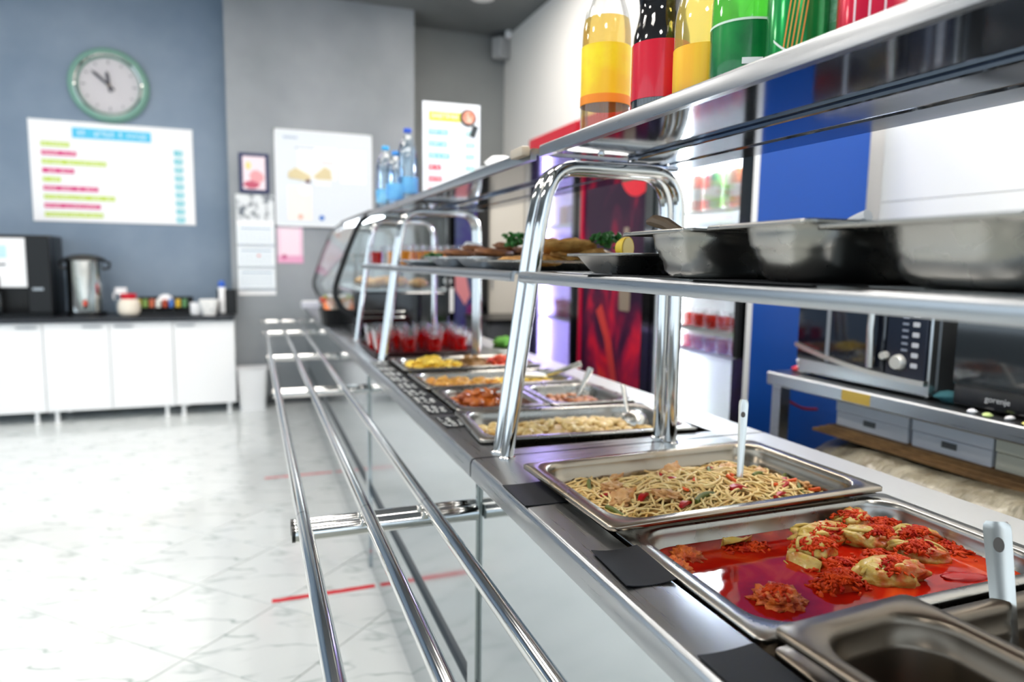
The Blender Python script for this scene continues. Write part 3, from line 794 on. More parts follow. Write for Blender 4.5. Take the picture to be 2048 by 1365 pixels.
# grated carrot heaps
b = MB()
rd = random.Random(5)
def shred(cx, cy, sx, sy, z0, n, hgt):
    b.blob((cx, cy, z0), (sx*.62, sy*.62, max(.004, hgt*.9)), .45, 2.6, int(cx*997+cy*331) % 97, sub=3)
    for i in range(n):
        u, v = rd.gauss(0, .42), rd.gauss(0, .42)
        if u*u+v*v > 1: continue
        x, y = cx+u*sx, cy+v*sy; a = rd.uniform(0, PI)
        z = max(BZ+.0005, z0+hgt*(1-1.5*u*u-1.5*v*v)+rd.uniform(-.001, .0015))
        if i % 3:
            q = rd.uniform(.0035, .0065); b.blob((x, y, z), (q, q*.55, q*.42), .5, 3, i % 50, rot=(rd.uniform(-.5, .5), rd.uniform(-.5, .5), a), sub=1)
        else:
            l = rd.uniform(.004, .008); c_, s_ = math.cos(a)*l, math.sin(a)*l
            b.tube([(x-c_, y-s_, max(BZ-.001, z-.0025)), (x+s_*.3, y-c_*.3, z+.0012), (x+c_, y+s_, max(BZ-.001, z-.0025))], rd.choice((.0013, .0018)), 5)
for k, (x, y, l, w, rz) in enumerate(rp): shred(x+(.012 if k % 2 else -.004), y-.003, l*.9, w*1.0, BZ+w*.72, 150, w*.34)
shred(.72, .66, .05, .03, BZ, 190, .020); shred(.955, .80, .05, .03, BZ, 110, .012); shred(.69, .80, .05, .02, BZ-.001, 70, .006); shred(.98, .70, .03, .05, BZ, 60, .004)
shred(.614, .655, .026, .022, BZ+.012, 70, .006); shred(.84, .70, .05, .04, BZ, 110, .012); shred(.76, .70, .05, .03, BZ, 100, .012); shred(.83, .78, .05, .03, BZ+.006, 120, .014)
o = b.build('grated_carrot', gratm, smooth=180); stuff(o, 'grated red carrot heaped over the cabbage rolls', 'grated carrot')
o = MB().blob((0, 0, 0), (.034, .012, .006), .2, 2, 9).build('pepper_piece', pepm, smooth=180); tag(o, 'shiny red pepper skin floating near the tall spoon', 'pepper'); o.location = (.905, .622, BZ); o.rotation_euler = (0, 0, -.3)

# leftovers in the near small pan
b = MB(); rd = random.Random(3)
for _ in range(60):
    b.blob((rd.uniform(-.1, .1), rd.uniform(-.05, .05), rd.uniform(0, .012)), (.012, .008, .007), .4, 3, rd.randint(0, 99), sub=1)
o = b.build('meat_scraps', mat('scraps', 'b0562a', .5, col2='7c3515', nscale=50), smooth=60); stuff(place(o, (.573, .335, .812), PI/2+.05), 'scraps of orange-brown meat in the small empty pan', 'leftovers')

def chunks(P, rz, L, W, zc, n, size, m, name, label, cat, seed, off=(0, 0), bedcol='9a6a35', h=.014, clipx=None):
    rd = random.Random(seed); b = MB()
    zf = lambda x, y: zc+h*max(0, 1-(2*x/L)**2-(2*y/W)**2)+.004*mnoise.noise((x*25, y*25, seed))
    R = []
    for k in range(8, 0, -1): R.append([(x+off[0], y+off[1], zf(x, y)-.003) for x, y, _ in rrect(L*k/8, W*k/8, .035*k/8, 0, 5)])
    b.rings(R, False, True)
    for _ in range(n):
        x, y = rd.uniform(-L/2, L/2)*.92, rd.uniform(-W/2, W/2)*.9
        s_ = size*rd.uniform(.6, 1.25)
        b.blob((x+off[0], y+off[1], zf(x, y)+s_*.1), (s_, s_*rd.uniform(.5, .9), s_*.5), .3, 2.5, rd.randint(0, 999), rot=(rd.uniform(-.4, .4), rd.uniform(-.4, .4), rd.uniform(0, PI)), sub=2)
    o = b.build(name, m, smooth=180); place(o, P, rz); return stuff(o, label, cat)
cream = mat('cream_chicken', 'e8d49e', .4, col2='c4a15e', nscale=38, bump=(60, .4, .004), sss=.1)
chunks((.738, 1.522, .872), -.085, .455, .23, -.035, 210, .016, cream, 'creamy_chicken', 'creamy chicken chunks filling the pan behind the first arch', 'chicken dish', 8, h=.02)
oran = mat('orange_stew', 'd97a2e', .4, col2='8f3a14', nscale=30, bump=(60, .5, .004), coat=.3)
chunks((.632, 1.862, .870), -.02, .19, .225, -.030, 70, .019, oran, 'orange_stew', 'orange-brown braised meat in the half-size pan', 'stew', 9, h=.045)
goul = mat('goulash', 'b9763c', .4, col2='8a3f1c', nscale=30, bump=(60, .5, .004), coat=.3)
chunks((.900, 1.850, .870), -.02, .19, .225, -.032, 80, .014, goul, 'goulash', 'brown goulash in the half-size pan by the upright spoon', 'stew', 10, h=.008)
grat = mat('gratin', 'dda94a', .45, col2='b7772a', nscale=24, bump=(50, .4, .004))
chunks((.757, 2.178, .872), -.01, .25, .21, -.026, 60, .02, grat, 'potato_gratin', 'golden potato gratin in the queue half of its pan', 'gratin', 12, (-.105, 0), h=.014)
yel = mat('yellow_rice', 'ecd365', .45, col2='d8b440', nscale=60, bump=(140, .5, .003))
chunks((.757, 2.178, .872), -.01, .20, .21, -.024, 90, .01, yel, 'yellow_rice', 'bright yellow rice in the server half of the gratin pan', 'rice', 13, (.125, 0), h=.014)
mash = mat('mash', 'ecca52', .45, col2='e0b93c', nscale=20, bump=(30, .3, .004))
chunks((.757, 2.515, .878), -.01, .22, .215, -.022, 26, .024, mash, 'yellow_mash', 'yellow mash heap at the queue end of the farthest pan', 'mash', 14, (-.125, 0), h=.03)
brn = mat('brown_meat', '6a4a26', .45, col2='8a6433', nscale=30, bump=(60, .5, .004))
chunks((.757, 2.515, .878), -.01, .12, .20, -.018, 50, .012, brn, 'brown_meat', 'brown meat heap in the middle of the farthest pan', 'meat', 15, (.035, 0), h=.034)
chunks((.757, 2.515, .878), -.01, .13, .20, -.018, 60, .012, mat('red_stew', 'dd5a2c', .4, col2='c22a1e', nscale=30, bump=(60, .5, .004)), 'red_vegetables', 'red vegetable heap at the server end of the farthest pan', 'vegetables', 16, (.165, 0), h=.032)

# ------------------------------------------------------------------ spoons and tongs
spoonm = mat('spoon_steel', 'd2d0ca', .27, 1)
def spoon_handle(L, w0, w1, th=.0035, hole=True):
    """gutter-shaped handle along +z, hole near the top end"""
    b = MB(); R = []; n = 10
    zs = [0, L*.3, L*.6, L-.045, L-.036, L-.018, L-.010, L-.004, L]
    for z in zs:
        s_ = z/L; w = w0+(w1-w0)*s_
        if z > L-.010: w *= .93 if z < L-.002 else .72
        dip = th*1.3
        up = [(-w/2, 0), (-w*.25, -dip*.75), (0, -dip), (w*.25, -dip*.75), (w/2, 0)]
        R.append([(x, y, z) for x, y in up]+[(x, y-.0015, z) for x, y in reversed(up)])
    b.rings(R, True, True); return b
def serving_spoon(name, label, loc, rot, L, w0, w1, bowl, bowl_off, bang, hole=True):
    t = thing(name, label, 'spoon', loc); t.rotation_euler = rot
    h_ = spoon_handle(L, w0, w1).build('handle', spoonm, t, smooth=60)
    if hole:
        MB().rings([[(w1*.18*math.cos(k*PI/8), -.0062+.0004*s_, L-.028+w1*.30*math.sin(k*PI/8)) for k in range(16)] for s_ in (0, 8.5)], True, True).build('hanging_hole', plain('6b6660'), h_)
    if bowl:
        R = []
        for r_, z in ((1, 0), (.96, -.25), (.8, -.55), (.5, -.8), (.15, -.9)):
            R.append([(bowl[0]*r_*math.cos(2*PI*k/24), bowl[1]*r_*math.sin(2*PI*k/24)+bowl_off, bowl[2]*z) for k in range(24)])
        o = MB().rings(R, False, True).build('bowl', spoonm, t); o.modifiers.new('gauge', 'SOLIDIFY').thickness = .0012
        o.rotation_euler = (bang, 0, 0)
    return t
serving_spoon('serving_spoon', 'steel serving spoon standing upright in the noodles', (.822, .99, .862), (.207, .0, PI-.69), .155, .010, .0175, (.03, .04, .018), -.025, .3)
serving_spoon('serving_spoon', 'big steel serving spoon with a hanging hole, in the deep near pan', (.803, .486, .768), (.392, .184, PI-1.05), .20, .022, .030, (.035, .05, .02), -.03, .5)
serving_spoon('serving_spoon', 'steel spoon standing in the brown goulash', (.915, 1.86, .845), (.224, -.42, PI-.46), .108, .010, .020, (.03, .04, .018), -.02, .3, False)
t = thing('ladle', 'steel ladle lying bowl-down on the creamy chicken', 'ladle', (.915, 1.515, .850))
R = [[(.036*math.cos(k*PI/12)*r_, .036*math.sin(k*PI/12)*r_, .034*z) for k in range(24)] for r_, z in ((1, -.3), (1, 0), (.93, .35), (.75, .66), (.45, .9), (.12, 1))]
MB().rings(R, False, True).build('bowl', spoonm, t)
MB().tube(smooth_path([(0, .03, .0), (.004, .05, .03), (.008, .075, .07), (.01, .085, .085)]), .006, 8).build('handle', spoonm, t)
t = thing('serving_spoon', 'pale spoon resting across the yellow rice', 'spoon', (.90, 2.17, .872)); t.rotation_euler = (0, 0, -.5)
MB().blob((0, 0, 0), (.05, .032, .010), .02, 1, 2).build('bowl', plain('e4e0d8', .3), t)
MB().tube([(.045, 0, .004), (.10, 0, .02), (.165, 0, .045)], [.008, .009, .010], 8).build('handle', spoonm, t)
t = thing('tongs', 'steel tongs lying in the orange stew', 'tongs', (.675, 1.865, .893)); t.rotation_euler = (0, .05, .75)
for s_ in (-1, 1):
    MB().rings([[(x, s_*(.006+.02*(1-(x+.07)/.18))-.007, z-.002), (x, s_*(.006+.02*(1-(x+.07)/.18))+.007, z-.002), (x, s_*(.006+.02*(1-(x+.07)/.18))+.007, z+.002), (x, s_*(.006+.02*(1-(x+.07)/.18))-.007, z+.002)] for x, z in ((-.07, -.002), (-.03, .002), (.03, .006), (.10, .01))], True, True).build('arm', spoonm, t)
MB().tube([(.095, -.008, .01), (.112, 0, .01), (.095, .008, .01)], .006, 8).build('hinge', spoonm, t)

# ------------------------------------------------------------------ tray of red drinks on the counter
def mk_cup(name, label, cat, loc, liq, grp, r0=.031, r1=.042, h=.105, fill=.066):
    t = thing(name, label, cat, loc, 0, grp); rf = r0+(r1-r0)*fill/h
    MB().lathe([(r0, 0), (r1, h), (r1+.0025, h), (r1+.002, h-.003)], 20, cap1=False).build('cup', cupclear, t)
    MB().lathe([(r0-.0015, .002), (rf-.0015, fill)], 20).build('drink', liq, t)
    return t
tag(MB().rings([rrect(.44, .42, .03, 0), rrect(.46, .44, .03, .02), rrect(.45, .43, .03, .02), rrect(.43, .41, .03, .004)], True, True).build('serving_tray', mat('tray_dark', '3a1416', .3)), 'dark serving tray under the cups of red drink', 'tray').location = (.69, 3.02, CT)
redd = liquid('drink_red', 'd40f10', .45, .25)
c0 = None
for j in range(4):
    for i in range(4):
        p = (.505+.112*i+(.01 if j % 2 else 0), 2.865+.10*j, CT+.004)
        if c0 is None: c0 = mk_cup('drink_cup', 'clear plastic cup of red drink on the dark tray', 'cup', p, redd, 'cups of red drink on the tray')
        else: dup(c0, p)

# ------------------------------------------------------------------ middle shelves: deep pans, dishes, juice
MS = 1.2412
def deep_pan(loc, rz, L, W, depth, label, step=True, skirt=.005, rx=0):
    if step: rr = gn_rings(L, W, depth, .020, .016, skirt)
    else:
        rr = [rrect(L, W, .012, -skirt), rrect(L, W, .012, 0), rrect(L-.05, W-.04, .055, .001), rrect(L-.06, W-.05, .054, -.004), rrect(L-.068, W-.058, .054, -depth+.03), rrect(L-.08, W-.07, .052, -depth+.012), rrect(L-.10, W-.09, .046, -depth+.003), rrect(L-.13, W-.12, .04, -depth)]
    o = MB().rings(rr, False, True).build('deep_pan', pansteel, smooth=50)
    sm = o.modifiers.new('gauge', 'SOLIDIFY'); sm.thickness = .0012; sm.offset = -1
    tag(o, label, 'pan'); o.location = loc; o.rotation_euler = (rx, 0, rz); return o
deep_pan((.655, .785, MS+.0625), -.06, .325, .176, .061, 'deep steel pan with a dark spoon in it, farthest of the three on the shelf')
deep_pan((.655, .590, MS+.0635), -.05, .325, .176, .062, 'deep steel pan with a pale spoon in it, middle of the three on the shelf')
deep_pan((.665, .402, MS+.0585), -.05, .335, .225, .056, 'large plain deep steel pan, nearest of the three on the shelf', False)
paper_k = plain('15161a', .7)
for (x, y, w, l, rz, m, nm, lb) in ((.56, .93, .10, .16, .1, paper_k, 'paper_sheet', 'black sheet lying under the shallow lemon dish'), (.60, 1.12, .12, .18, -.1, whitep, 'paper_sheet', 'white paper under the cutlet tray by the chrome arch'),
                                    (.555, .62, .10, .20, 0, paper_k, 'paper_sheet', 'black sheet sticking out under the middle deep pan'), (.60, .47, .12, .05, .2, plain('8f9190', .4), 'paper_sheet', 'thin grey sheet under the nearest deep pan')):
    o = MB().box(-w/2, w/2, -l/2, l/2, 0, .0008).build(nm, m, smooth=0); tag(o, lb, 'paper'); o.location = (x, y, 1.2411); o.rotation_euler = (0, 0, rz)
t = thing('spatula', 'dark wooden spatula leaning out of the farthest deep pan', 'spatula', (.62, .80, 1.262))
MB().tube([(0, 0, 0), (0, .08, .034), (0, .15, .061), (0, .185, .068), (0, .205, .067)], [.006, .007, .010, .010, .005], 10).build('handle', plain('5a4a38', .5), t)
MB().box(-.022, .022, -.028, .008, -.004, .004, bev=.002).build('blade', plain('5a4a38', .5), t)
for loc, rot, lb, m in (((.60, .645, 1.262), (0, 0, PI), 'white-handled spoon leaning out of the middle deep pan', plain('e9e9ea', .3)), ((.62, .485, 1.262), (0, 0, PI), 'thin steel spoon leaning out of the nearest deep pan', spoonm)):
    t = thing('serving_spoon', lb, 'spoon', loc); t.rotation_euler = rot
    MB().tube(smooth_path([(0, 0, 0), (0, .035, .020), (0, .075, .043), (0, .098, .051)]), .0065 if loc[1] > .5 else .003, 10).build('handle', m, t)
    MB().blob((0, -.004, -.004), (.018, .014, .006), .02, 1, 3).build('bowl', spoonm, t)

def dish(name, loc, L, W, h, rz, label, m, r=.05):
    o = MB().rings([rrect(L, W, r, h-.004), rrect(L, W, r, h), rrect(L-.022, W-.022, r-.008, h+.0003), rrect(L-.034, W-.034, r-.012, h-.004), rrect(L-.075, W-.075, r-.02, .004), rrect(L-.09, W-.09, r-.025, 0)], False, True).build(name, m, smooth=50)
    sm = o.modifiers.new('gauge', 'SOLIDIFY'); sm.thickness = .001; sm.offset = 1
    tag(o, label, 'dish'); o.location = loc; o.rotation_euler = (0, 0, rz); return o
dish('shallow_dish', (.675, 1.035, MS), .30, .24, .034, 0, 'shallow steel dish with a lemon wedge beside the deep pans', pansteel)
dish('cutlet_tray', (.69, 1.49, MS), .34, .30, .022, 0, 'flat steel tray of breaded cutlets just past the first arch', pansteel, .03)
alu = mat('dish_aluminium', 'd4d6d8', .3, 1, nscale=20, rvar=.08)
dish('foil_dish', (.68, 1.82, MS), .30, .26, .03, 0, 'shallow aluminium dish of brown cutlets with parsley', alu)
dish('foil_dish', (.68, 2.13, MS), .30, .26, .03, 0, 'shallow aluminium dish of brown cutlets with folded white napkin', alu)
dish('plate_dish', (.68, 2.50, MS), .34, .34, .02, 0, 'flat grey plate of dark patties and green garnish', alu, .10)
bread = mat('breaded', 'd0a058', .6, col2='a87434', nscale=40, bump=(130, .8, .003)); brownc = mat('brown_cutlet', '8c5a33', .55, col2='6e4022', nscale=34, bump=(110, .8, .003))
parsm = mat('parsley', '2f7a2a', .5, col2='1c5518', nscale=60)
def cutlets(spots, m, label, grp, z0):
    for k, (x, y, dz, rz, rx) in enumerate(spots):
        o = MB().blob((0, 0, 0), (.062, .040, .0125), .3, 2.2, k+20, sub=3).build('cutlet', m, smooth=180)
        tag(o, label, 'cutlet', grp); o.location = (x, y, z0+dz); o.rotation_euler = (rx, .1*math.sin(k), rz)
cutlets([(.60, 1.39, .012, .4, 0), (.62, 1.47, .012, 1.2, 0), (.72, 1.44, .012, .2, 0), (.60, 1.53, .014, 2.2, 0), (.66, 1.41, .032, .8, .3), (.62, 1.45, .050, 1.4, -.25), (.70, 1.52, .03, .3, .2), (.64, 1.37, .045, 2.6, .3), (.71, 1.38, .030, 1.5, .1)], bread,
        'golden breaded cutlet on the flat tray past the first arch', 'breaded cutlets on the tray', MS+.008)
cutlets([(.61, 1.76, .03, .3, .1), (.63, 1.86, .03, 1.3, 0), (.72, 1.79, .03, .6, 0), (.67, 1.81, .048, .9, .15), (.73, 1.88, .03, .4, 0)], brownc, 'brown cutlet in the aluminium dish with parsley', 'brown cutlets with parsley', MS+.012)
cutlets([(.61, 2.07, .03, .3, .1), (.63, 2.17, .03, 1.3, 0), (.72, 2.10, .03, .6, 0), (.67, 2.12, .046, .9, .15)], brownc, 'brown cutlet in the aluminium dish with the napkin', 'brown cutlets with napkin', MS+.012)
cutlets([(.62, 2.43, .010, .3, .1), (.66, 2.54, .010, 1.3, 0)], mat('dark_patty', '4a3020', .5, col2='5e4426', nscale=40), 'dark patty on the flat grey plate', 'dark patties', MS+.012)
def parsley(loc, s_, label, seed, grp=None):
    rd = random.Random(seed); b = MB()
    for _ in range(int(46*s_*s_)+14):
        a = rd.uniform(0, 2*PI); r_ = rd.random()**.6*.04*s_; c = (r_*math.cos(a), r_*math.sin(a), rd.uniform(0, .03)*s_)
        b.blob(c, (.009, .007, .004), .6, 3, rd.randint(0, 99), rot=(rd.uniform(-1, 1), rd.uniform(-1, 1), a), sub=1)
    for _ in range(6):
        a = rd.uniform(0, 2*PI); b.tube([(0, 0, 0), (.025*s_*math.cos(a), .025*s_*math.sin(a), .015*s_)], .0012, 4)
    o = b.build('parsley_sprig', parsm, smooth=60); tag(o, label, 'parsley', grp); o.location = loc
parsley((.66, 1.70, MS+.062), 1.0, 'bushy parsley sprig on the brown cutlets', 1)
parsley((.72, 1.33, MS+.055), .9, 'parsley sprig beside the breaded cutlets behind the arch', 2)
parsley((.60, 1.13, MS+.012), .45, 'flat parsley by the lemon wedge in the shallow dish', 3)
parsley((.60, 2.36, MS+.02), .8, 'green garnish at the near side of the grey plate', 4)
parsley((.66, 2.30, MS+.012), .7, 'green garnish between the grey plate and the napkin', 5)
t = thing('lemon_wedge', 'yellow half lemon standing in the shallow dish', 'lemon', (.632, 1.09, MS+.046)); t.rotation_euler = (0, 0, .5)
R = [[(r_*math.cos(k*PI/12), y, r_*math.sin(k*PI/12)) for k in range(24)] for r_, y in ((.004, .022), (.013, .019), (.019, .010), (.021, 0))]
MB().rings(R, True, True).build('rind', mat('lemon', 'ecc93a', .4, bump=(200, .3, .001)), t)
MB().rings([[(r_*math.cos(k*PI/12), -.0008, r_*math.sin(k*PI/12)) for k in range(24)] for r_ in (.0185, .003)], False, True).build('flesh', plain('f3e38f', .3), t, smooth=0)
for k in range(4):
    o = MB().blob((0, 0, 0), (.045, .026, .010), .25, 2.4, 40+k).build('fish_fillet', mat('fillet', 'cf9a78', .45, col2='dfbf98', nscale=40), smooth=180)
    tag(o, 'pale fried fillet lying in the shallow lemon dish', 'fillet', 'fillets in the lemon dish'); o.location = (.64+.04*(k % 2), .97+.035*k, MS+.018); o.rotation_euler = (0, 0, k*.7)
o = MB().rings([[(-.05, -.04, 0), (.05, -.04, 0), (.05, .04, 0), (-.05, .04, 0)], [(-.012, -.01, .055), (.03, -.01, .05), (.03, .02, .05), (-.012, .02, .055)]], False, True).build('napkin', whitep, smooth=0)
tag(o, 'folded white napkin standing behind the brown cutlets', 'napkin'); o.location = (.70, 2.26, MS+.03)
juice = liquid('drink_orange', 'ffb81e', .45, .0)
c0 = None
for j in range(3):
    for i in range(3):
        p = (.605+.105*i, 2.88+.13*j, MS)
        if c0 is None: c0 = mk_cup('juice_glass', 'clear glass of orange juice on the short far shelf', 'glass', p, juice, 'juice glasses on the far shelf', .030, .036, .085, .058)
        else: dup(c0, p)
mk_cup('juice_glass', 'glass of red juice at the queue end of the juice glasses', 'glass', (.565, 3.37, MS), liquid('drink_red2', 'c82018', .4, .2), None, .030, .036, .085, .058)

# ------------------------------------------------------------------ bottles and sign on the upper shelves
TS = 1.4922
def bottle(name, label, loc, prof, shell, liq=None, liqz=None, lab=None, labm=None, cap=None, bands=()):
    t = thing(name, label, 'bottle', loc)
    MB().lathe(prof, 36, cap1=True).build('bottle_body', shell, t, smooth=60)
    def rad(z):
        for (r0, z0), (r1, z1) in zip(prof, prof[1:]):
            if z0 <= z <= z1 and z1 > z0: return r0+(r1-r0)*(z-z0)/(z1-z0)
        return prof[-1][0]
    if liq:
        zz = [.004+(liqz-.004)*k/24 for k in range(25)]
        MB().lathe([(max(.004, rad(z)-.0012), z) for z in zz], 36).build('drink', liq, t, smooth=60)
    if lab:
        zz = [lab[0]+(lab[1]-lab[0])*k/6 for k in range(7)]
        lo = MB().lathe([(rad(z)+.0007, z) for z in zz], 48, cap0=False, cap1=False).build('label', labm, t, smooth=60)
        for z0, z1, m in bands:
            MB().lathe([(rad(z0)+.0012, z0), (rad(z1)+.0012, z1)], 48, cap0=False, cap1=False).build('label_band', m, lo, smooth=60)
    if cap: 
        zt = prof[-1][1]; MB().lathe([(prof[-1][0]+.003, zt-.012), (prof[-1][0]+.003, zt+.004), (prof[-1][0]+.001, zt+.006)], 24).build('cap', cap, t)
    return t
straight = [(.030, 0), (.041, .004), (.0455, .016), (.0455, .175), (.0445, .195), (.040, .222), (.030, .252), (.018, .282), (.0135, .298), (.0135, .315)]
contour = [(.030, 0), (.040, .004), (.0455, .018), (.046, .05), (.046, .118), (.0445, .135), (.039, .157), (.0365, .172), (.038, .19), (.0425, .212), (.043, .228), (.037, .252), (.024, .28), (.0135, .30), (.0135, .315)]
round_ = [(.030, 0), (.041, .004), (.046, .016), (.046, .095), (.0455, .118), (.043, .142), (.037, .17), (.028, .205), (.018, .25), (.0135, .285), (.0135, .30)]
lab_y = mat('label_yellow', 'f2c024', .35, col2='f6dc1e', nscale=14, ramp=(.4, .62)); lab_y2 = mat('label_orange_yellow', 'f5b428', .3, col2='f7d23c', nscale=5, stretch=(6, 6, .4))
gold = liquid('drink_golden', 'f6e4a8', .05, .92); cola = mat('drink_cola', '120808', .06, coat=.5); lemon = liquid('drink_lemon', 'fff3ae', .25, .75); green_l = liquid('drink_green', 'a4fb8c', .3, .5)
bottle('soda_bottle', 'clear bottle of golden soda with a yellow label at the shelf end', (.628, 1.185, TS), straight, pet, gold, .213, (.058, .163), lab_y, plain('e8b020'), ((.058, .074, plain('f08a1c')),))
bottle('soda_bottle', 'dark cola bottle with a plain red label', (.632, 1.005, TS), contour, pet, cola, .29, (.03, .118), mat('label_red', 'd0102e', .25, coat=.4), red)
bottle('soda_bottle', 'lemon-yellow soda bottle with an orange-yellow label', (.638, .893, TS), contour, pet, lemon, .29, (.008, .082), lab_y2, plain('e8b020'))
labg = mat('label_green', '0b6a34', .25, col2='138a3c', nscale=18, coat=.4)
t = bottle('soda_bottle', 'bright green soda bottle with a dark green label', (.632, .795, TS), round_, clear('pet_green', (.93, 1, .9), .2, .04), green_l, .24, (.010, .083), labg, plain('1c8a3a'), ((.081, .084, plain('cfe3d2')),))
MB().box(-.012, .014, -.0475, -.046, .026, .034).build('price_sticker', whitep, t, smooth=0).rotation_euler = (0, 0, -.5)
# cans
def can(name, label, loc, r, h, m, bands, grp=None):
    t = thing(name, label, 'can', loc, 0, grp)
    MB().lathe([(r*.8, 0), (r, .008), (r, h-.012), (r*.86, h)], 32).build('can_body', m, t)
    for z0, z1, mm in bands: MB().lathe([(r+.0006, z0), (r+.0006, z1)], 40, cap0=False, cap1=False).build('printed_band', mm, t, smooth=60)
    MB().lathe([(r*.84, h), (r*.84, h+.002), (r*.7, h+.001)], 24).build('can_lid', alu, t)
    return t
greenfoil = mat('can_green', '0f9a4a', .22, .5, col2='0a6e34', nscale=6, stretch=(7, 7, .3), coat=.4)
t = can('drink_can', 'tall green metallic can with white and orange lines', (.622, .688, TS), .036, .168, greenfoil, ())
for k in range(5):
    b = MB(); a0 = -2.75+.13*k
    b.rings([[((.0366)*math.cos(a0+dx+s_*.22), .0366*math.sin(a0+dx+s_*.22), .02+.07*s_) for dx in (0, .05)] for s_ in (0, .33, .66, 1)], closed=False)
    b.build('printed_stroke', plain('c8a24a' if k % 2 else 'd88a3a'), t, smooth=180)
MB().rings([[(.0368*math.cos(a), .0368*math.sin(a), z0+.010*math.sin((a+3.4)*1.6)) for a in [-3.1+.1*i for i in range(19)]] for z0 in (.088, .097)], closed=False).build('printed_stroke', plain('d5e0da'), t, smooth=180)
MB().rings([[(.0368*math.cos(a), .0368*math.sin(a), z0-.018*math.sin((a+3.1)*1.9)) for a in [-3.1+.1*i for i in range(17)]] for z0 in (.030, .033)], closed=False).build('printed_stroke', plain('e5ece4'), t, smooth=180)
can('drink_can', 'plain dull green can half hidden behind the metallic green can', (.672, .665, TS), .034, .165, mat('can_green_matt', '57a077', .5, col2='7fbb97', nscale=160), ((.02, .05, plain('4c9a6a')),))
t = can('drink_can', 'red drink can with white bars, nearest on the upper shelf', (.626, .585, TS), .034, .168, mat('can_red', 'd00f3a', .25, .3, coat=.4), ())
for k in range(3):
    MB().rings([[(.0346*math.cos(a), .0346*math.sin(a), z) for a in (-2.9+.42*k, -2.84+.42*k)] for z in (.0, .05, .15)], closed=False).build('printed_bar', plain('f0d6dc'), t, smooth=180)
# far bottles of water
water = clear('water', (.9, .96, 1.0), .1, .03)
wat = [(.030, 0), (.042, .006), (.045, .02), (.0435, .05), (.045, .08), (.045, .20), (.043, .235), (.034, .275), (.02, .305), (.0145, .315), (.0145, .335)]
labb = mat('label_blue', '6db8ea', .3, col2='3f86d6', nscale=12)
bottle('water_bottle', 'tall clear water bottle with a dark blue cap by the breakfast sign', (.655, 3.06, TS), wat, petblue, water, .27, (.06, .13), labb, plain('2456c8'))
bottle('water_bottle', 'clear water bottle with a light blue cap at the far shelf end', (.59, 3.24, TS), [(r*.98, z*.84) for r, z in wat], petblue, water, .21, (.03, .09), mat('label_pale_blue', '8fd0ee', .3, col2='3fa0dc', nscale=20), plain('3aa0dc'))
bottle('water_bottle', 'short water bottle with a blue cap between the two taller water bottles', (.60, 3.06, TS), [(r*.9, z*.70) for r, z in wat], petblue, water, .18, (.03, .10), labb, plain('3a8ad8'))
t = thing('breakfast_sign', 'white menu card headed in yellow standing on the far upper shelf', 'sign', (.815, 2.92, TS), -.05)
MB().box(-.125, .125, -.002, .002, .0, .435, bev=.001).build('card', plain('eef1f6', .3), t, smooth=0)
MB().box(-.125, .125, -.04, .04, 0, .006).build('stand_foot', glass, t, smooth=0)
hb = MB().box(-.098, .045, -.0035, -.002, .358, .396).build('title_bar', plain('d6cf2e'), t, smooth=0)
text_mesh('ЗАВТРАК', .027, lw, 'title_lettering', hb, (-.03, -.0042, .377), (PI/2, 0, 0))
pn = MB().rings([[(.072+.036*math.cos(a*PI/12), y, .378+.036*math.sin(a*PI/12)) for a in range(24)] for y in (-.002, -.0045)], False, True).build('printed_pan', plain('33383a'), t, smooth=0)
MB().rings([[(.074+.028*math.cos(a*PI/12), y, .380+.028*math.sin(a*PI/12)) for a in range(24)] for y in (-.0045, -.0055)], False, True).build('printed_food', mat('print_food', 'e8c3ae', .5, col2='cf6a4a', nscale=60), pn, smooth=0)
MB().box(.085, .110, -.0045, -.002, .298, .348, rot=(0, .35, 0)).build('printed_handle', plain('33383a'), pn, smooth=0)
for k, (w, c) in enumerate(((.084, '7fbfee'), (.080, '7fbfee'), (.092, '7fbfee'), (.054, 'd64a5e'), (.058, 'd64a5e'), (.07, 'd64a5e'))):
    z = .312-.049*k
    b_ = MB().box(-.10, -.10+w, -.0035, -.002, z-.011, z+.011).build('dish_bar', plain(c), t, smooth=0)
    scribble(b_, -.096, -.104+w, z-.006, z+.006, lw, 'lettering', y=-.0042, n=max(4, int(w/.01)), seed=60+k)
    p_ = MB().box(.062, .102, -.0035, -.002, z-.009, z+.011).build('price_bar', plain('8fc8ca'), t, smooth=0)
    scribble(p_, .066, .098, z-.005, z+.006, lw, 'lettering', y=-.0042, n=3, seed=80+k)
    MB().box(-.10, .10, -.0027, -.002, z-.026, z-.025).build('rule_line', plain('d3dae2'), t, smooth=0)
MB().blob((-.085, -.002, .035), (.036, .002, .04), .3, 2, 3).build('printed_food', plain('eec07a'), t)
t = thing('soup_tureen', 'white crockery bowls stacked on the upper shelf by the sign', 'bowl', (.83, 2.34, TS))
MB().lathe([(.05, 0), (.085, .05), (.092, .085), (.092, .092), (.06, .095)], 28).build('lower_bowl', white, t)
MB().lathe([(.035, .096), (.055, .115), (.03, .135), (.0, .137)], 24, cap1=False).build('upper_bowl', white, t)

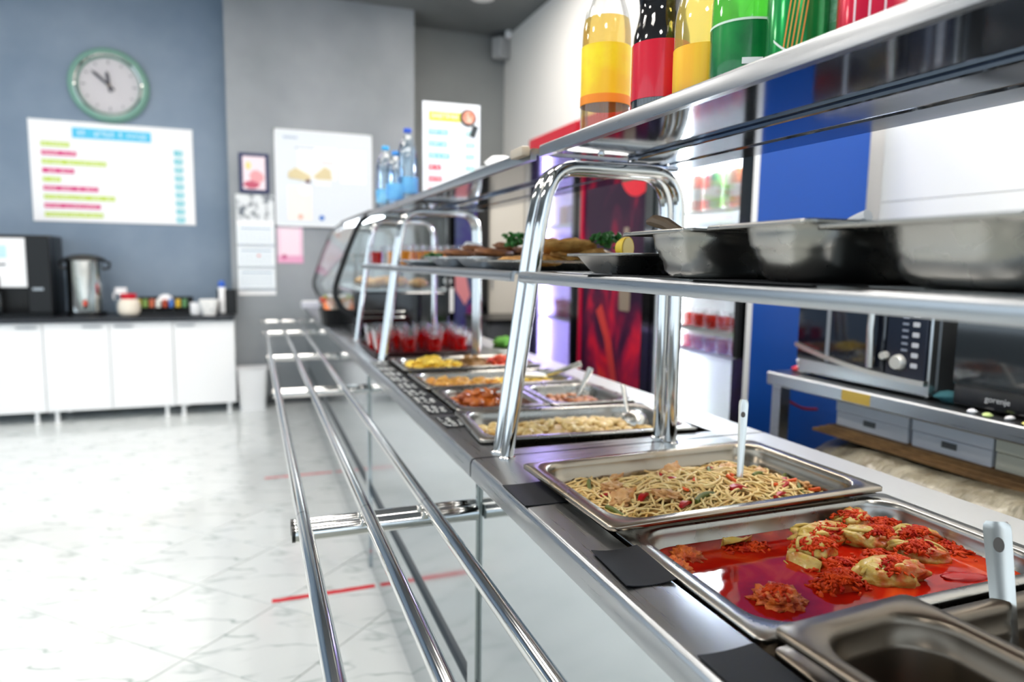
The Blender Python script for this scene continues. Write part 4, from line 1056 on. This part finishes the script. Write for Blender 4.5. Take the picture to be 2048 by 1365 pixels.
# ------------------------------------------------------------------ glass display case on the far counter
t = thing('display_case', 'curved glass display case with black base at the far end of the counter', 'display case', (.42, 3.62, CT)); D = 1.25; o_ = -.42
cur = [(.47, .10), (.415, .14), (.385, .205), (.383, .25), (.40, .31), (.445, .44), (.495, .56), (.525, .61), (.575, .645), (.64, .655), (1.0, .655)]
ins = [(.492, .122), (.438, .156), (.410, .212), (.408, .25), (.425, .306), (.469, .43), (.515, .545), (.542, .590), (.585, .620), (.64, .630), (1.0, .630)]
for y in (0, D):
    b = MB()
    for i in range(len(cur)-1):
        q = [cur[i], cur[i+1], ins[i+1], ins[i]]
        b.prism([(p[0]+o_, p[1]) for p in q], 'y', y-.012, y+.012)
    b.prism([(.985+o_, .10), (1.0+o_, .10), (1.0+o_, .655), (.985+o_, .655)], 'y', y-.012, y+.012)
    b.build('end_frame', black, t, smooth=0)
    b = MB(); P = [(p[0]+o_, p[1]) for p in ins]+[(.985+o_, .10)]
    b.prism(P, 'y', y-.003, y+.003); b.build('end_pane', glass, t, smooth=0)
MB().rings([[(p[0]+o_+.003, y, p[1]) for p in cur[1:9]] for y in (.014, D-.014)], closed=False).build('front_pane', clear('glass_front', (.96, .97, .98), .12), t, smooth=60)
MB().box(.575+o_, 1.0+o_, .012, D-.012, .640, .655).build('roof_panel', black, t, smooth=0)
MB().box(.49+o_, 1.0+o_, -.01, D+.01, 0, .235, bev=.01).build('base', blackg, t)
MB().box(.50+o_, .98+o_, .02, D-.02, .237, .245).build('deck', steel_x, t, smooth=0)
MB().box(.56+o_, .97+o_, .03, D-.03, .42, .428).build('glass_shelf', glass, t, smooth=0)
MB().box(.60+o_, .66+o_, .05, D-.05, .622, .64).build('lamp_strip', mat('lamp_strip', 'ffffff', .5, emit='eef6ff', estr=7), t, smooth=0)
for k in range(2): MB().tube([(.52+o_, -.016, .10+.03*k), (.75+o_, -.016, .10+.03*k)], .003, 6).build('trim_line', chrome, t)
for k, (x, y, s_) in enumerate(((.62, .15, 1), (.74, .2, 1), (.86, .14, .9), (.68, .36, 1), (.80, .40, 1.1), (.64, .6, 1), (.78, .65, 1))):
    o = MB().blob((0, 0, 0), (.065*s_, .05*s_, .03), .15, 2, k, sub=2).build('pastry', mat('pastry', 'd2a466', .5, col2='a8743a', nscale=20), smooth=180)
    tag(o, 'golden pastry on the deck of the glass display case', 'pastry', 'pastries in the display case'); o.location = (x, 3.62+y, CT+.272)
t = thing('bread_basket', 'small dark basket of wrapped snacks beyond the display case corner', 'basket', (.455, 4.35, CT))
MB().rings([rrect(.12, .20, .03, 0), rrect(.14, .24, .03, .10), rrect(.132, .232, .03, .10), rrect(.11, .19, .03, .008)], True, True).build('basket_body', black, t)
for k, c in enumerate(('e0762c', 'd8c8b8', 'e8a070', 'c24a34', '9fae4c', 'e6e0d4')):
    o = MB().box(-.03, .03, -.05, .05, -.012, .012, bev=.005, rot=(.5, .2*k, .4*k)).build('wrapped_snack', plain(c, .3), smooth=40)
    tag(o, f"{['orange', 'beige', 'peach', 'rust red', 'leaf green', 'off-white'][k]} wrapped snack in the dark basket", 'snack', 'wrapped snacks'); o.location = (.43+.025*(k % 3), 4.29+.05*(k//2), CT+.11+.006*k)
t = thing('napkin_holder', 'pale napkin holder at the very end of the far counter', 'holder', (.44, 5.85, CT))
MB().box(-.07, .07, -.05, .05, 0, .05, bev=.004).build('holder_body', plain('c9ccd6', .3), t)
MB().box(-.06, .06, -.04, .04, .05, .058).build('napkins', whitep, t)

# ------------------------------------------------------------------ fridges along the right wall
FX = 1.75
def fridge(y0, y1, z1, body, frame, label, ins=True, near=.07, far=.05, header=None):
    t = thing('drinks_fridge', label, 'fridge', (FX, y0, 0)); W = y1-y0; D = .56
    MB().box(.06, D, 0, .022, .03, z1).build('side_panel', body, t, smooth=0)
    MB().box(.06, D, W-.022, W, .03, z1).build('side_panel', body, t, smooth=0)
    MB().box(D-.02, D, .022, W-.022, .03, z1).build('back_panel', white, t, smooth=0)
    for y_ in (.022, W-.026): MB().box(.062, D-.02, y_, y_+.004, .16, z1-.10).build('liner', white, t, smooth=0)
    MB().box(.06, D-.02, .022, W-.022, z1-.10, z1).build('roof_panel', body, t, smooth=0)
    MB().box(.06, D-.02, .022, W-.022, .03, .16).build('base_panel', frame, t, smooth=0)
    if header: MB().box(-.012, .06, .0, W, z1-.11, z1, bev=.004).build('header_sign', header, t, smooth=0)
    zt = z1-.115 if header else z1-.02
    d = MB()
    d.box(0, .055, 0, near, .10, zt); d.box(0, .055, W-far, W, .10, zt); d.box(0, .055, near, W-far, zt-.07, zt); d.box(0, .055, near, W-far, .10, .19)
    dd = d.build('door', frame, t, smooth=0)
    return t, dd, W, D
# blue fridge, glass door
t, dd, W, D = fridge(2.12, 2.78, 2.0, blue, blackg, 'blue-sided drinks fridge with a bright glass door beside the microwave', far=.02)
MB().box(.0, .022, -.006, .0, .03, 2.0).build('corner_trim', white, t, smooth=0)
MB().box(.022, .075, -.006, .0, .03, 2.0).build('door_side', blue, t, smooth=0)
MB().box(.006, .06, W-.075, W-.022, .19, 1.9).build('lit_jamb', plain('dfeaf2', .3), t, smooth=0)
MB().box(.02, .028, .07, W-.02, .19, 1.91).build('pane', glass, dd, smooth=0)
fl = mat('fridge_light', 'ffffff', .5, emit='f2f9ff', estr=40)
MB().box(.10, .13, .03, .05, .25, 1.85).build('lamp_strip', fl, t, smooth=0); MB().box(.10, .13, W-.05, W-.03, .25, 1.85).build('lamp_strip', fl, t, smooth=0)
MB().box(.12, .50, .03, W-.03, 1.86, 1.87).build('lamp_strip', fl, t, smooth=0)
for z in (1.495, 1.24, .985, .885): MB().box(.08, .52, .03, W-.03, z-.02, z, bev=.003).build('wire_shelf', white, t, smooth=0)
MB().box(.16, .50, .03, W-.03, .17, .84, bev=.004).build('drip_panel', white, t, smooth=0)
MB().box(-.03, 0, .015, .035, .9, 1.2, bev=.006).build('door_grip', black, dd)
cc = [('e0642e', 'f2f2f2'), ('f0f0ee', 'e0642e'), ('e87a3a', 'ffffff'), ('efefe8', '5fae4e'), ('7fb85a', 'f0f0f0'), ('c2202e', 'efefef'), ('d84a2a', 'e8e8e8'), ('8a9a4a', 'eeeeee')]
for k, (a, b_) in enumerate(cc):
    can('drink_can', f"{['orange and white', 'white and orange', 'deep orange', 'white and green', 'green and white', 'red and white', 'brick red', 'olive green'][k]} can on the top shelf of the blue fridge", (1.84+.02*(k % 2), 2.19+.066*k, 1.496), .029, .15, plain(a, .3), ((.04, .09, plain(b_, .3)),))
c0 = None
for z in (.986, .886):
    for k in range(6):
        p = (1.85, 2.20+.088*k, z)
        if c0 is None: c0 = mk_cup('jelly_cup', 'small cup of pink-red dessert inside the blue fridge', 'cup', p, liquid('drink_pinkred', 'd8452e', .5, .1), 'dessert cups in the blue fridge', .028, .037, .078, .058)
        else: dup(c0, p)
# poster fridge
t, dd, W, D = fridge(2.80, 3.59, 2.06, black, blackg, 'black fridge with a dark red splash picture on its door', header=red)
def poster_mat():
    m = bpy.data.materials.new('poster_splash'); m.use_nodes = True; N = m.node_tree.nodes; L = m.node_tree.links
    p = N['Principled BSDF']; p.inputs['Roughness'].default_value = .4; p.inputs['Specular IOR Level'].default_value = .2
    tc = N.new('ShaderNodeTexCoord'); mp = N.new('ShaderNodeMapping'); mp.inputs['Scale'].default_value = (1, 2.2, .9); mp.inputs['Rotation'].default_value = (.6, 0, 0)
    L.new(tc.outputs['Object'], mp.inputs[0]); n = N.new('ShaderNodeTexNoise'); n.inputs['Scale'].default_value = 2.6; n.inputs['Detail'].default_value = 7; n.inputs['Distortion'].default_value = .8
    L.new(mp.outputs[0], n.inputs['Vector'])
    r = N.new('ShaderNodeValToRGB'); e = r.color_ramp.elements
    e[0].position = .40; e[0].color = (*lin('2a0f2c'), 1); e[1].position = .80; e[1].color = (*lin('f0583a'), 1)
    for q, c in ((.5, '4a1434'), (.58, '9c1238'), (.66, 'd81e34')): x = e.new(q); x.color = (*lin(c), 1)
    sx = N.new('ShaderNodeSeparateXYZ'); L.new(tc.outputs['Object'], sx.inputs[0])
    ma = N.new('ShaderNodeMath'); ma.operation = 'MULTIPLY_ADD'; ma.inputs[1].default_value = -.22; L.new(sx.outputs['Z'], ma.inputs[0])
    ad = N.new('ShaderNodeMath'); ad.operation = 'ADD'; ad.inputs[1].default_value = .235; L.new(n.outputs['Fac'], ad.inputs[0]); L.new(ad.outputs[0], ma.inputs[2])
    L.new(ma.outputs[0], r.inputs['Fac']); L.new(r.outputs['Color'], p.inputs['Base Color'])
    return m
ps = MB().box(.012, .03, .07, W-.05, .19, 1.88).build('poster_pane', poster_mat(), dd, smooth=0)
MB().rings([[(x, .17+.18*math.cos(a*PI/16), 1.765+.18*math.sin(a*PI/16)) for a in range(32)] for x in (.012, .0105)], False, True).build('red_disc', plain('e0102c', .3), ps, smooth=0)
bp = MB().lathe([(.05, 0), (.055, .02), (.055, .30), (.03, .36), (.022, .42)], 16).build('printed_bottle', plain('8f8070', .4), ps)
bp.location = (.012, .26, 1.02); bp.scale = (.04, 1, 1)
for k, (pts, c) in enumerate((([(.30, .60), (.36, .60), (.46, .86), (.56, 1.0), (.50, 1.04), (.38, .84)], 'c83a34'), ([(.12, .45), (.17, .40), (.30, .55), (.28, .60)], 'b01c34'), ([(.47, .42), (.54, .52), (.58, .74), (.53, .68)], '8a1440'))):
    MB().prism([(y, z) for y, z in pts], 'x', .0102+.0004*k, .012).build('printed_splash', plain(c, .3), ps, smooth=0)
MB().box(-.001, .02, W-.053, W-.035, .19, 1.82).build('red_trim', plain('c8103a', .3), dd, smooth=0)
# purple fridge
t, dd, W, D = fridge(3.62, 4.33, 2.06, black, blackg, 'purple-lit glass-door fridge beyond the splash picture fridge', near=.05, far=.03, header=red)
MB().box(.02, .028, .05, W-.03, .19, 1.8).build('pane', glass, dd, smooth=0)
pl = mat('purple_light', 'ffffff', .5, emit='b5a2ff', estr=30)
MB().box(.09, .12, .03, .05, .25, 1.8).build('lamp_strip', pl, t, smooth=0); MB().box(.09, .12, W-.05, W-.03, .25, 1.8).build('lamp_strip', pl, t, smooth=0)
for z in (1.5, 1.25, .91): MB().box(.08, .52, .03, W-.03, z-.02, z).build('wire_shelf', white, t, smooth=0)
c0 = None
for k in range(4):
    p = (1.86, 3.75+.10*k, .911)
    if c0 is None: c0 = mk_cup('jelly_cup', 'tall cup of red drink inside the purple-lit fridge', 'cup', p, liquid('drink_pink', 'c83058', .5, .1), 'cups in the purple fridge', .034, .043, .13, .11)
    else: dup(c0, p)
for k in range(5):
    o = MB().box(-.035, .035, -.045, .045, 0, .11, bev=.004).build('juice_carton', plain(('d87a8a', 'c9a0d8', 'e8b0a0', 'b0506a', 'd8c0e0')[k])); tag(o, f"{('rose', 'lilac', 'peach', 'maroon', 'pale violet')[k]} carton on a shelf of the purple-lit fridge", 'carton', 'cartons in the purple fridge'); o.location = (1.86, 3.74+.12*k, 1.501 if k < 3 else 1.251)
# far black fridge
t, dd, W, D = fridge(0, .45, 2.02, black, blackg, 'far black fridge with a purple printed door standing in the wall recess', near=.11, far=.13)
t.location = (2.03, 6.0, 0); t.rotation_euler = (0, 0, PI/2)
fp = MB().box(.012, .03, .11, W-.13, .19, 1.93).build('poster_pane', mat('poster_purple', '3b2f7a', .15, col2='5a6a7a', nscale=3), dd, smooth=0)
MB().prism([(.17, .95), (.22, .86), (.31, 1.0), (.32, 1.16), (.22, 1.16)], 'x', .0105, .012).build('printed_shape', plain('d88a90', .3), fp, smooth=0)
MB().prism([(.12, .2), (.24, .2), (.2, .85), (.12, .9)], 'x', .0105, .012).build('printed_shape', plain('7a2a6a', .3), fp, smooth=0)
MB().box(-.004, 0, W-.118, W-.004, .80, 1.02).build('paper_notice', whitep, dd, smooth=0)
MB().rings([[(x, W-.06+.034*math.cos(a*PI/10), 1.08+.034*math.sin(a*PI/10)) for a in range(20)] for x in (0, -.02)], False, True).build('lock_disc', plain('d8dade', .3), dd, smooth=0)
t = thing('tall_cabinet', 'tall beige cabinet between the far black fridge and the white wall', 'cabinet', (2.045, 6.03, 0))
MB().box(0, .345, .02, .56, .06, 2.06, bev=.003).build('body', plain('d5d0c6', .5), t, smooth=0)
d_ = MB().box(.003, .342, 0, .018, .065, 2.055, bev=.002).build('door', plain('d9d4ca', .45), t, smooth=0)
MB().box(.02, .032, -.02, 0, 1.0, 1.14, bev=.003).build('handle', handle_m, d_, smooth=0)
t = thing('low_cabinet', 'dark grey low cabinet in front of the tall beige cabinet', 'cabinet', (1.70, 5.0, 0))
MB().box(0, .68, 0, .6, .08, .785, bev=.004).build('body', greyd, t, smooth=0)
MB().box(-.015, .69, -.015, .605, .785, .815, bev=.003).build('top', black, t, smooth=0)
MB().box(-.012, 0, .01, .295, .1, .775).build('door', greyd, t, smooth=0); MB().box(-.012, 0, .305, .59, .1, .775).build('door', greyd, t, smooth=0)
o = MB().blob((0, 0, 0), (.06, .05, .03), .4, 3, 2).build('green_cloth', plain('5c9a3a', .8), smooth=180)
tag(o, 'green cloth lying on the back edge of the middle counter', 'cloth'); o.location = (1.10, 3.0, CT+.02)

# ------------------------------------------------------------------ steel table with microwaves
t = thing('work_table', 'steel work table carrying two microwaves against the tiled wall', 'table', (1.62, .30, 0)); TL = 1.545
MB().box(0, .70, 0, TL, .862, .905, bev=.004).build('table_top', steel, t, smooth=0)
MB().box(-.0008, 0, TL-.42, TL-.32, .868, .90).build('rating_label', plain('c8a94e', .4), t, smooth=0)
for x in (.01, .65):
    for y in (.02, TL-.06): MB().box(x, x+.04, y, y+.04, 0, .862).build('leg', steel, t, smooth=0)
MB().box(.01, .69, .02, TL-.02, .14, .175, bev=.003).build('undershelf', steel, t, smooth=0)
for k in range(3):
    o = MB().box(-.27, .27, -.36, .36, 0, .010, bev=.001).build('cardboard_sheet', cardboard, smooth=0)
    tag(o, ('lowest', 'middle', 'topmost')[k]+' flat cardboard sheet on the plastic bags', 'cardboard', 'cardboard sheets'); o.location = (1.93+.008*k, 1.31-.02*k, .7395+.0100*k); o.rotation_euler = (0, 0, .02*k)
for k, (y, w, c) in enumerate(((1.49, .25, 'e2e6ee'), (1.24, .22, 'dfe4ee'), (1.01, .22, 'd8d8c8'))):
    t = thing('food_box', ('white flat box on the cardboard, farthest under the table', 'white flat box on the cardboard, middle of three under the table', 'cream flat box on the cardboard, nearest under the table')[k], 'box', (1.70, y, .768))
    MB().box(0, .34, -w/2, w/2, 0, .043, bev=.002).build('box_tray', plain(c), t, smooth=0)
    MB().box(-.002, .342, -w/2-.002, w/2+.002, .045, .082, bev=.002).build('box_lid', plain(c), t, smooth=0)
    MB().box(-.004, -.001, -.02, .02, .02, .036).build('hand_slot', greyd, t, smooth=0)
bagm = mat('plastic_bag', 'a9a390', .4, col2='756c58', nscale=7, coat=.2, stretch=(1, 1.6, .6), bump=(16, .9, .05))
def bag(loc, rad, seed, label):
    b = MB(); r = bmesh.ops.create_icosphere(b.bm, subdivisions=5, radius=1)
    o3 = Vector((seed, seed*2, 0))
    for v in r['verts']:
        p = v.co.copy(); k = 1+.10*mnoise.noise(p*2.2+o3)
        fold = abs(mnoise.noise(Vector((p.x*3, p.y*9, p.z*1.5))+o3)); k -= .05*fold
        q = Vector((max(-.9, min(.9, p.x*1.1)), max(-.93, min(.93, p.y*1.1)), max(-.85, min(.8, p.z*1.1))))
        v.co = Vector((q.x*rad[0]*k, q.y*rad[1]*k, q.z*rad[2]*k))
    o = b.build('plastic_bag', bagm, smooth=180); tag(o, label, 'bag'); o.location = loc
bag((1.90, 1.16, .47), (.44, .68, .335), 1, 'big crumpled translucent bag of packaging under the steel table')

# microwaves
t = thing('microwave', 'silver microwave with a curved lower trim and round knobs', 'microwave', (1.68, 1.30, .913)); W = .47
MB().box(.03, .40, 0, W, 0, .285, bev=.006).build('housing', mat('mw_side', '6e7275', .3, .7), t, smooth=0)
MB().box(.0, .03, 0, W, .0, .285, bev=.004).build('front_frame', mat('mw_front', 'b9bcbe', .2, .9), t, smooth=0)
dr = MB().box(-.012, .0, .135, W-.004, .045, .28, bev=.003).build('door', mat('mw_glass', '0b1020', .05, coat=1), t, smooth=0)
MB().tube([(-.028, .165, .06), (-.034, .165, .17), (-.028, .165, .27)], .010, 10).build('door_handle', mat('mw_bar', 'c9c7c2', .2, .9), dr)
MB().box(-.0135, -.012, .33, .345, .05, .278).build('window_edge', plain('8a9098', .3), dr, smooth=0)
cp = MB().box(-.010, .0, .006, .13, .035, .28, bev=.002).build('control_panel', plain('1a2030', .15), t, smooth=0)
R = []
for k in range(13):
    u = k/12; y = W*u; z = .035+.055*u*u; R.append([(-.018-.006*math.sin(u*PI), y, z-.004), (0, y, z-.004), (0, y, z+.010), (-.018-.006*math.sin(u*PI), y, z+.010)])
MB().rings(R, True, True).build('curved_trim', mat('mw_bar', 'c9c7c2', .2, .9), t, smooth=30)
def knob(y, z, r_, name='knob'):
    MB().rings([[(x, y+q*math.cos(a*PI/10), z+q*math.sin(a*PI/10)) for a in range(20)] for x, q in ((-.010, r_*1.1), (-.020, r_), (-.026, r_*.85))], False, True).build(name, mat('mw_knob', 'd5d6d2', .25, .6), cp)
knob(.085, .085, .021); knob(.128, .098, .012)
for k in range(7): MB().box(-.0125, -.010, .028, .048, .075+.028*k, .088+.028*k, bev=.002).build('button', plain('c8ccd4', .3), cp, smooth=0)
for k in range(8): MB().box(-.0115, -.010, .062, .080, .118+.018*k, .124+.018*k).build('printed_symbol', plain('8a92a4', .4), cp, smooth=0)
for k in range(2): MB().box(-.0125, -.010, .07, .09, .255-.0*k, .270, bev=.002).build('button', plain('d8dce2', .3), cp, smooth=0)
for y in (.03, W-.03):
    for x in (.04, .36): MB().cyl((x, y, -.008), (x, y, 0), .012, 12).build('foot', black, t)
t = thing('microwave', 'black microwave nearest on the steel table with a pale logo', 'microwave', (1.68, .76, .913)); W = .47
MB().box(.02, .40, 0, W, 0, .285, bev=.006).build('housing', black, t, smooth=0)
MB().box(0, .02, 0, W, 0, .285, bev=.004).build('front_frame', blackg, t, smooth=0)
dr = MB().box(-.012, 0, .12, W-.004, .055, .26, bev=.003).build('door', mat('mw_glass2', '1c2328', .08, coat=1), t, smooth=0)
MB().tube([(-.026, .14, .07), (-.032, .14, .16), (-.026, .14, .25)], .008, 10).build('door_handle', blackg, dr)
text_mesh('gorenje', .020, plain('c9cacc', .3), 'logo_lettering', t, (-.0008, .355, .028), (PI/2, 0, -PI/2))
MB().rings([[(x, .06+q*math.cos(a*PI/10), .09+q*math.sin(a*PI/10)) for a in range(20)] for x, q in ((0, .022), (-.018, .020))], False, True).build('knob', greyd, t)
for y in (.03, W-.03):
    for x in (.04, .36): MB().cyl((x, y, -.008), (x, y, 0), .012, 12).build('foot', black, t)
# small things on the table
for k in range(3):
    b = MB().tube([(0, 0, 0), (.01, .004, .02), (0, .0, .04)], .006, 8).build('white_clip', white); tag(b, 'white curled plastic clip on the table corner by the blue fridge', 'clip', 'white clips on the table'); b.location = (1.70, 1.79-.018*k, .908)
o = MB().blob((0, 0, 0), (.03, .025, .012), .3, 3, 3).build('red_cloth', red, smooth=180); tag(o, 'small red cloth at the microwave corner', 'cloth'); o.location = (1.72, 1.80, .915)
o = MB().blob((0, 0, 0), (.04, .035, .016), .4, 3, 6).build('teal_cloth', plain('2a5f68', .8), smooth=180); tag(o, 'teal cloth between the two microwaves', 'cloth'); o.location = (1.72, 1.26, .922)
for k, (x, y) in enumerate(((1.65, 1.155), (1.64, 1.11), (1.66, 1.07), (1.645, 1.02))):
    o = MB().blob((0, 0, 0), (.012, .010, .006), .4, 2, k, sub=2).build('crumb_wrapper', plain(('e6e8f0', 'bcd08a', 'd8d8dc', 'd0c870')[k], .3), smooth=60); tag(o, ('white', 'pale green', 'light grey', 'yellowish')[k]+' scrap of wrapper on the table edge', 'wrapper', 'wrapper scraps on the table'); o.location = (x, y, .910)
t = thing('red_lanyard', 'thin red cord hanging from the table end by the blue fridge', 'cord', (1.68, 1.855, .86))
MB().tube(smooth_path([(0, 0, 0), (.0, .02, -.05), (.05, .03, -.06), (.13, .02, -.10), (.2, .02, -.11)]), .005, 6).build('cord', plain('9a1826'), t)

# ------------------------------------------------------------------ a label of its own for each of the repeats, by its place in its row
ORD = ['first', 'second', 'third', 'fourth', 'fifth', 'sixth', 'seventh', 'eighth', 'ninth', 'tenth', 'eleventh', 'twelfth']
def ordinals(group, base, tail, key):
    g = sorted([o for o in C.objects if o.get('group') == group and o.get('category')], key=key)
    for k, o in enumerate(g): o['label'] = f"{base}, {ORD[k]} {tail}"
bx = lambda o: o.location.x
by = lambda o: o.location.y
ordinals('red pepper strips in the noodles', 'red pepper strip in the noodles', 'from the queue side', bx)
ordinals('carrot sticks in the noodles', 'orange carrot stick in the noodles', 'from the queue side', bx)
ordinals('green beans in the noodles', 'green bean piece in the noodles', 'from the queue side', bx)
ordinals('chicken pieces in the noodles', 'browned chicken piece in the noodles', 'from the queue side', bx)
ordinals('breaded cutlets on the tray', 'golden breaded cutlet on the flat tray', 'from the chrome arch', by)
ordinals('brown cutlets with parsley', 'brown cutlet beside the parsley in its dish', 'from the near end', by)
ordinals('brown cutlets with napkin', 'brown cutlet in the dish by the napkin', 'from the near end', by)
ordinals('dark patties', 'dark patty on the flat grey plate', 'from the near end', by)
ordinals('fillets in the lemon dish', 'pale fried fillet in the lemon dish', 'from the near end', by)
ordinals('pastries in the display case', 'golden pastry in the display case', 'from its near end', by)
ordinals('cups in the purple fridge', 'cup of red drink in the purple-lit fridge', 'from its near end', by)
ordinals('white clips on the table', 'white clip on the table corner', 'from the microwave', by)
cols_ = {-3.2: 'over the window side', -1.3: 'over the queue floor', -1.2: 'by the shop front', .2: 'over the tray rail', 1.0: 'behind the lens', 1.55: 'added over the serving aisle'}
for cx_ in cols_:
    for k, o in enumerate(sorted([o for o in C.objects if o.get('group') == 'light panels in the ceiling' and abs(o.location.x-cx_) < .01], key=lambda o: -o.location.y)):
        o['label'] = f"flat white ceiling light panel {cols_[cx_]}, {ORD[k]} from the far wall"
def grid(group, base, rows, key_row, key_col, rown, coltail):
    g = sorted([o for o in C.objects if o.get('group') == group and o.get('category')], key=key_row); n = len(g)//rows
    for r_ in range(rows):
        for k, o in enumerate(sorted(g[r_*n:(r_+1)*n], key=key_col)): o['label'] = f"{base}, {rown[r_]}, {ORD[k]} {coltail}"
grid('cups of red drink on the tray', 'clear cup of red drink', 4, by, bx, ['front row', 'second row', 'third row', 'back row'], 'from the queue side')
grid('juice glasses on the far shelf', 'glass of orange juice', 3, by, bx, ['front row', 'middle row', 'back row'], 'from the queue side')
grid('dessert cups in the blue fridge', 'pink-red dessert cup', 2, lambda o: o.location.z, by, ['lower fridge shelf', 'upper fridge shelf'], 'from the near end')
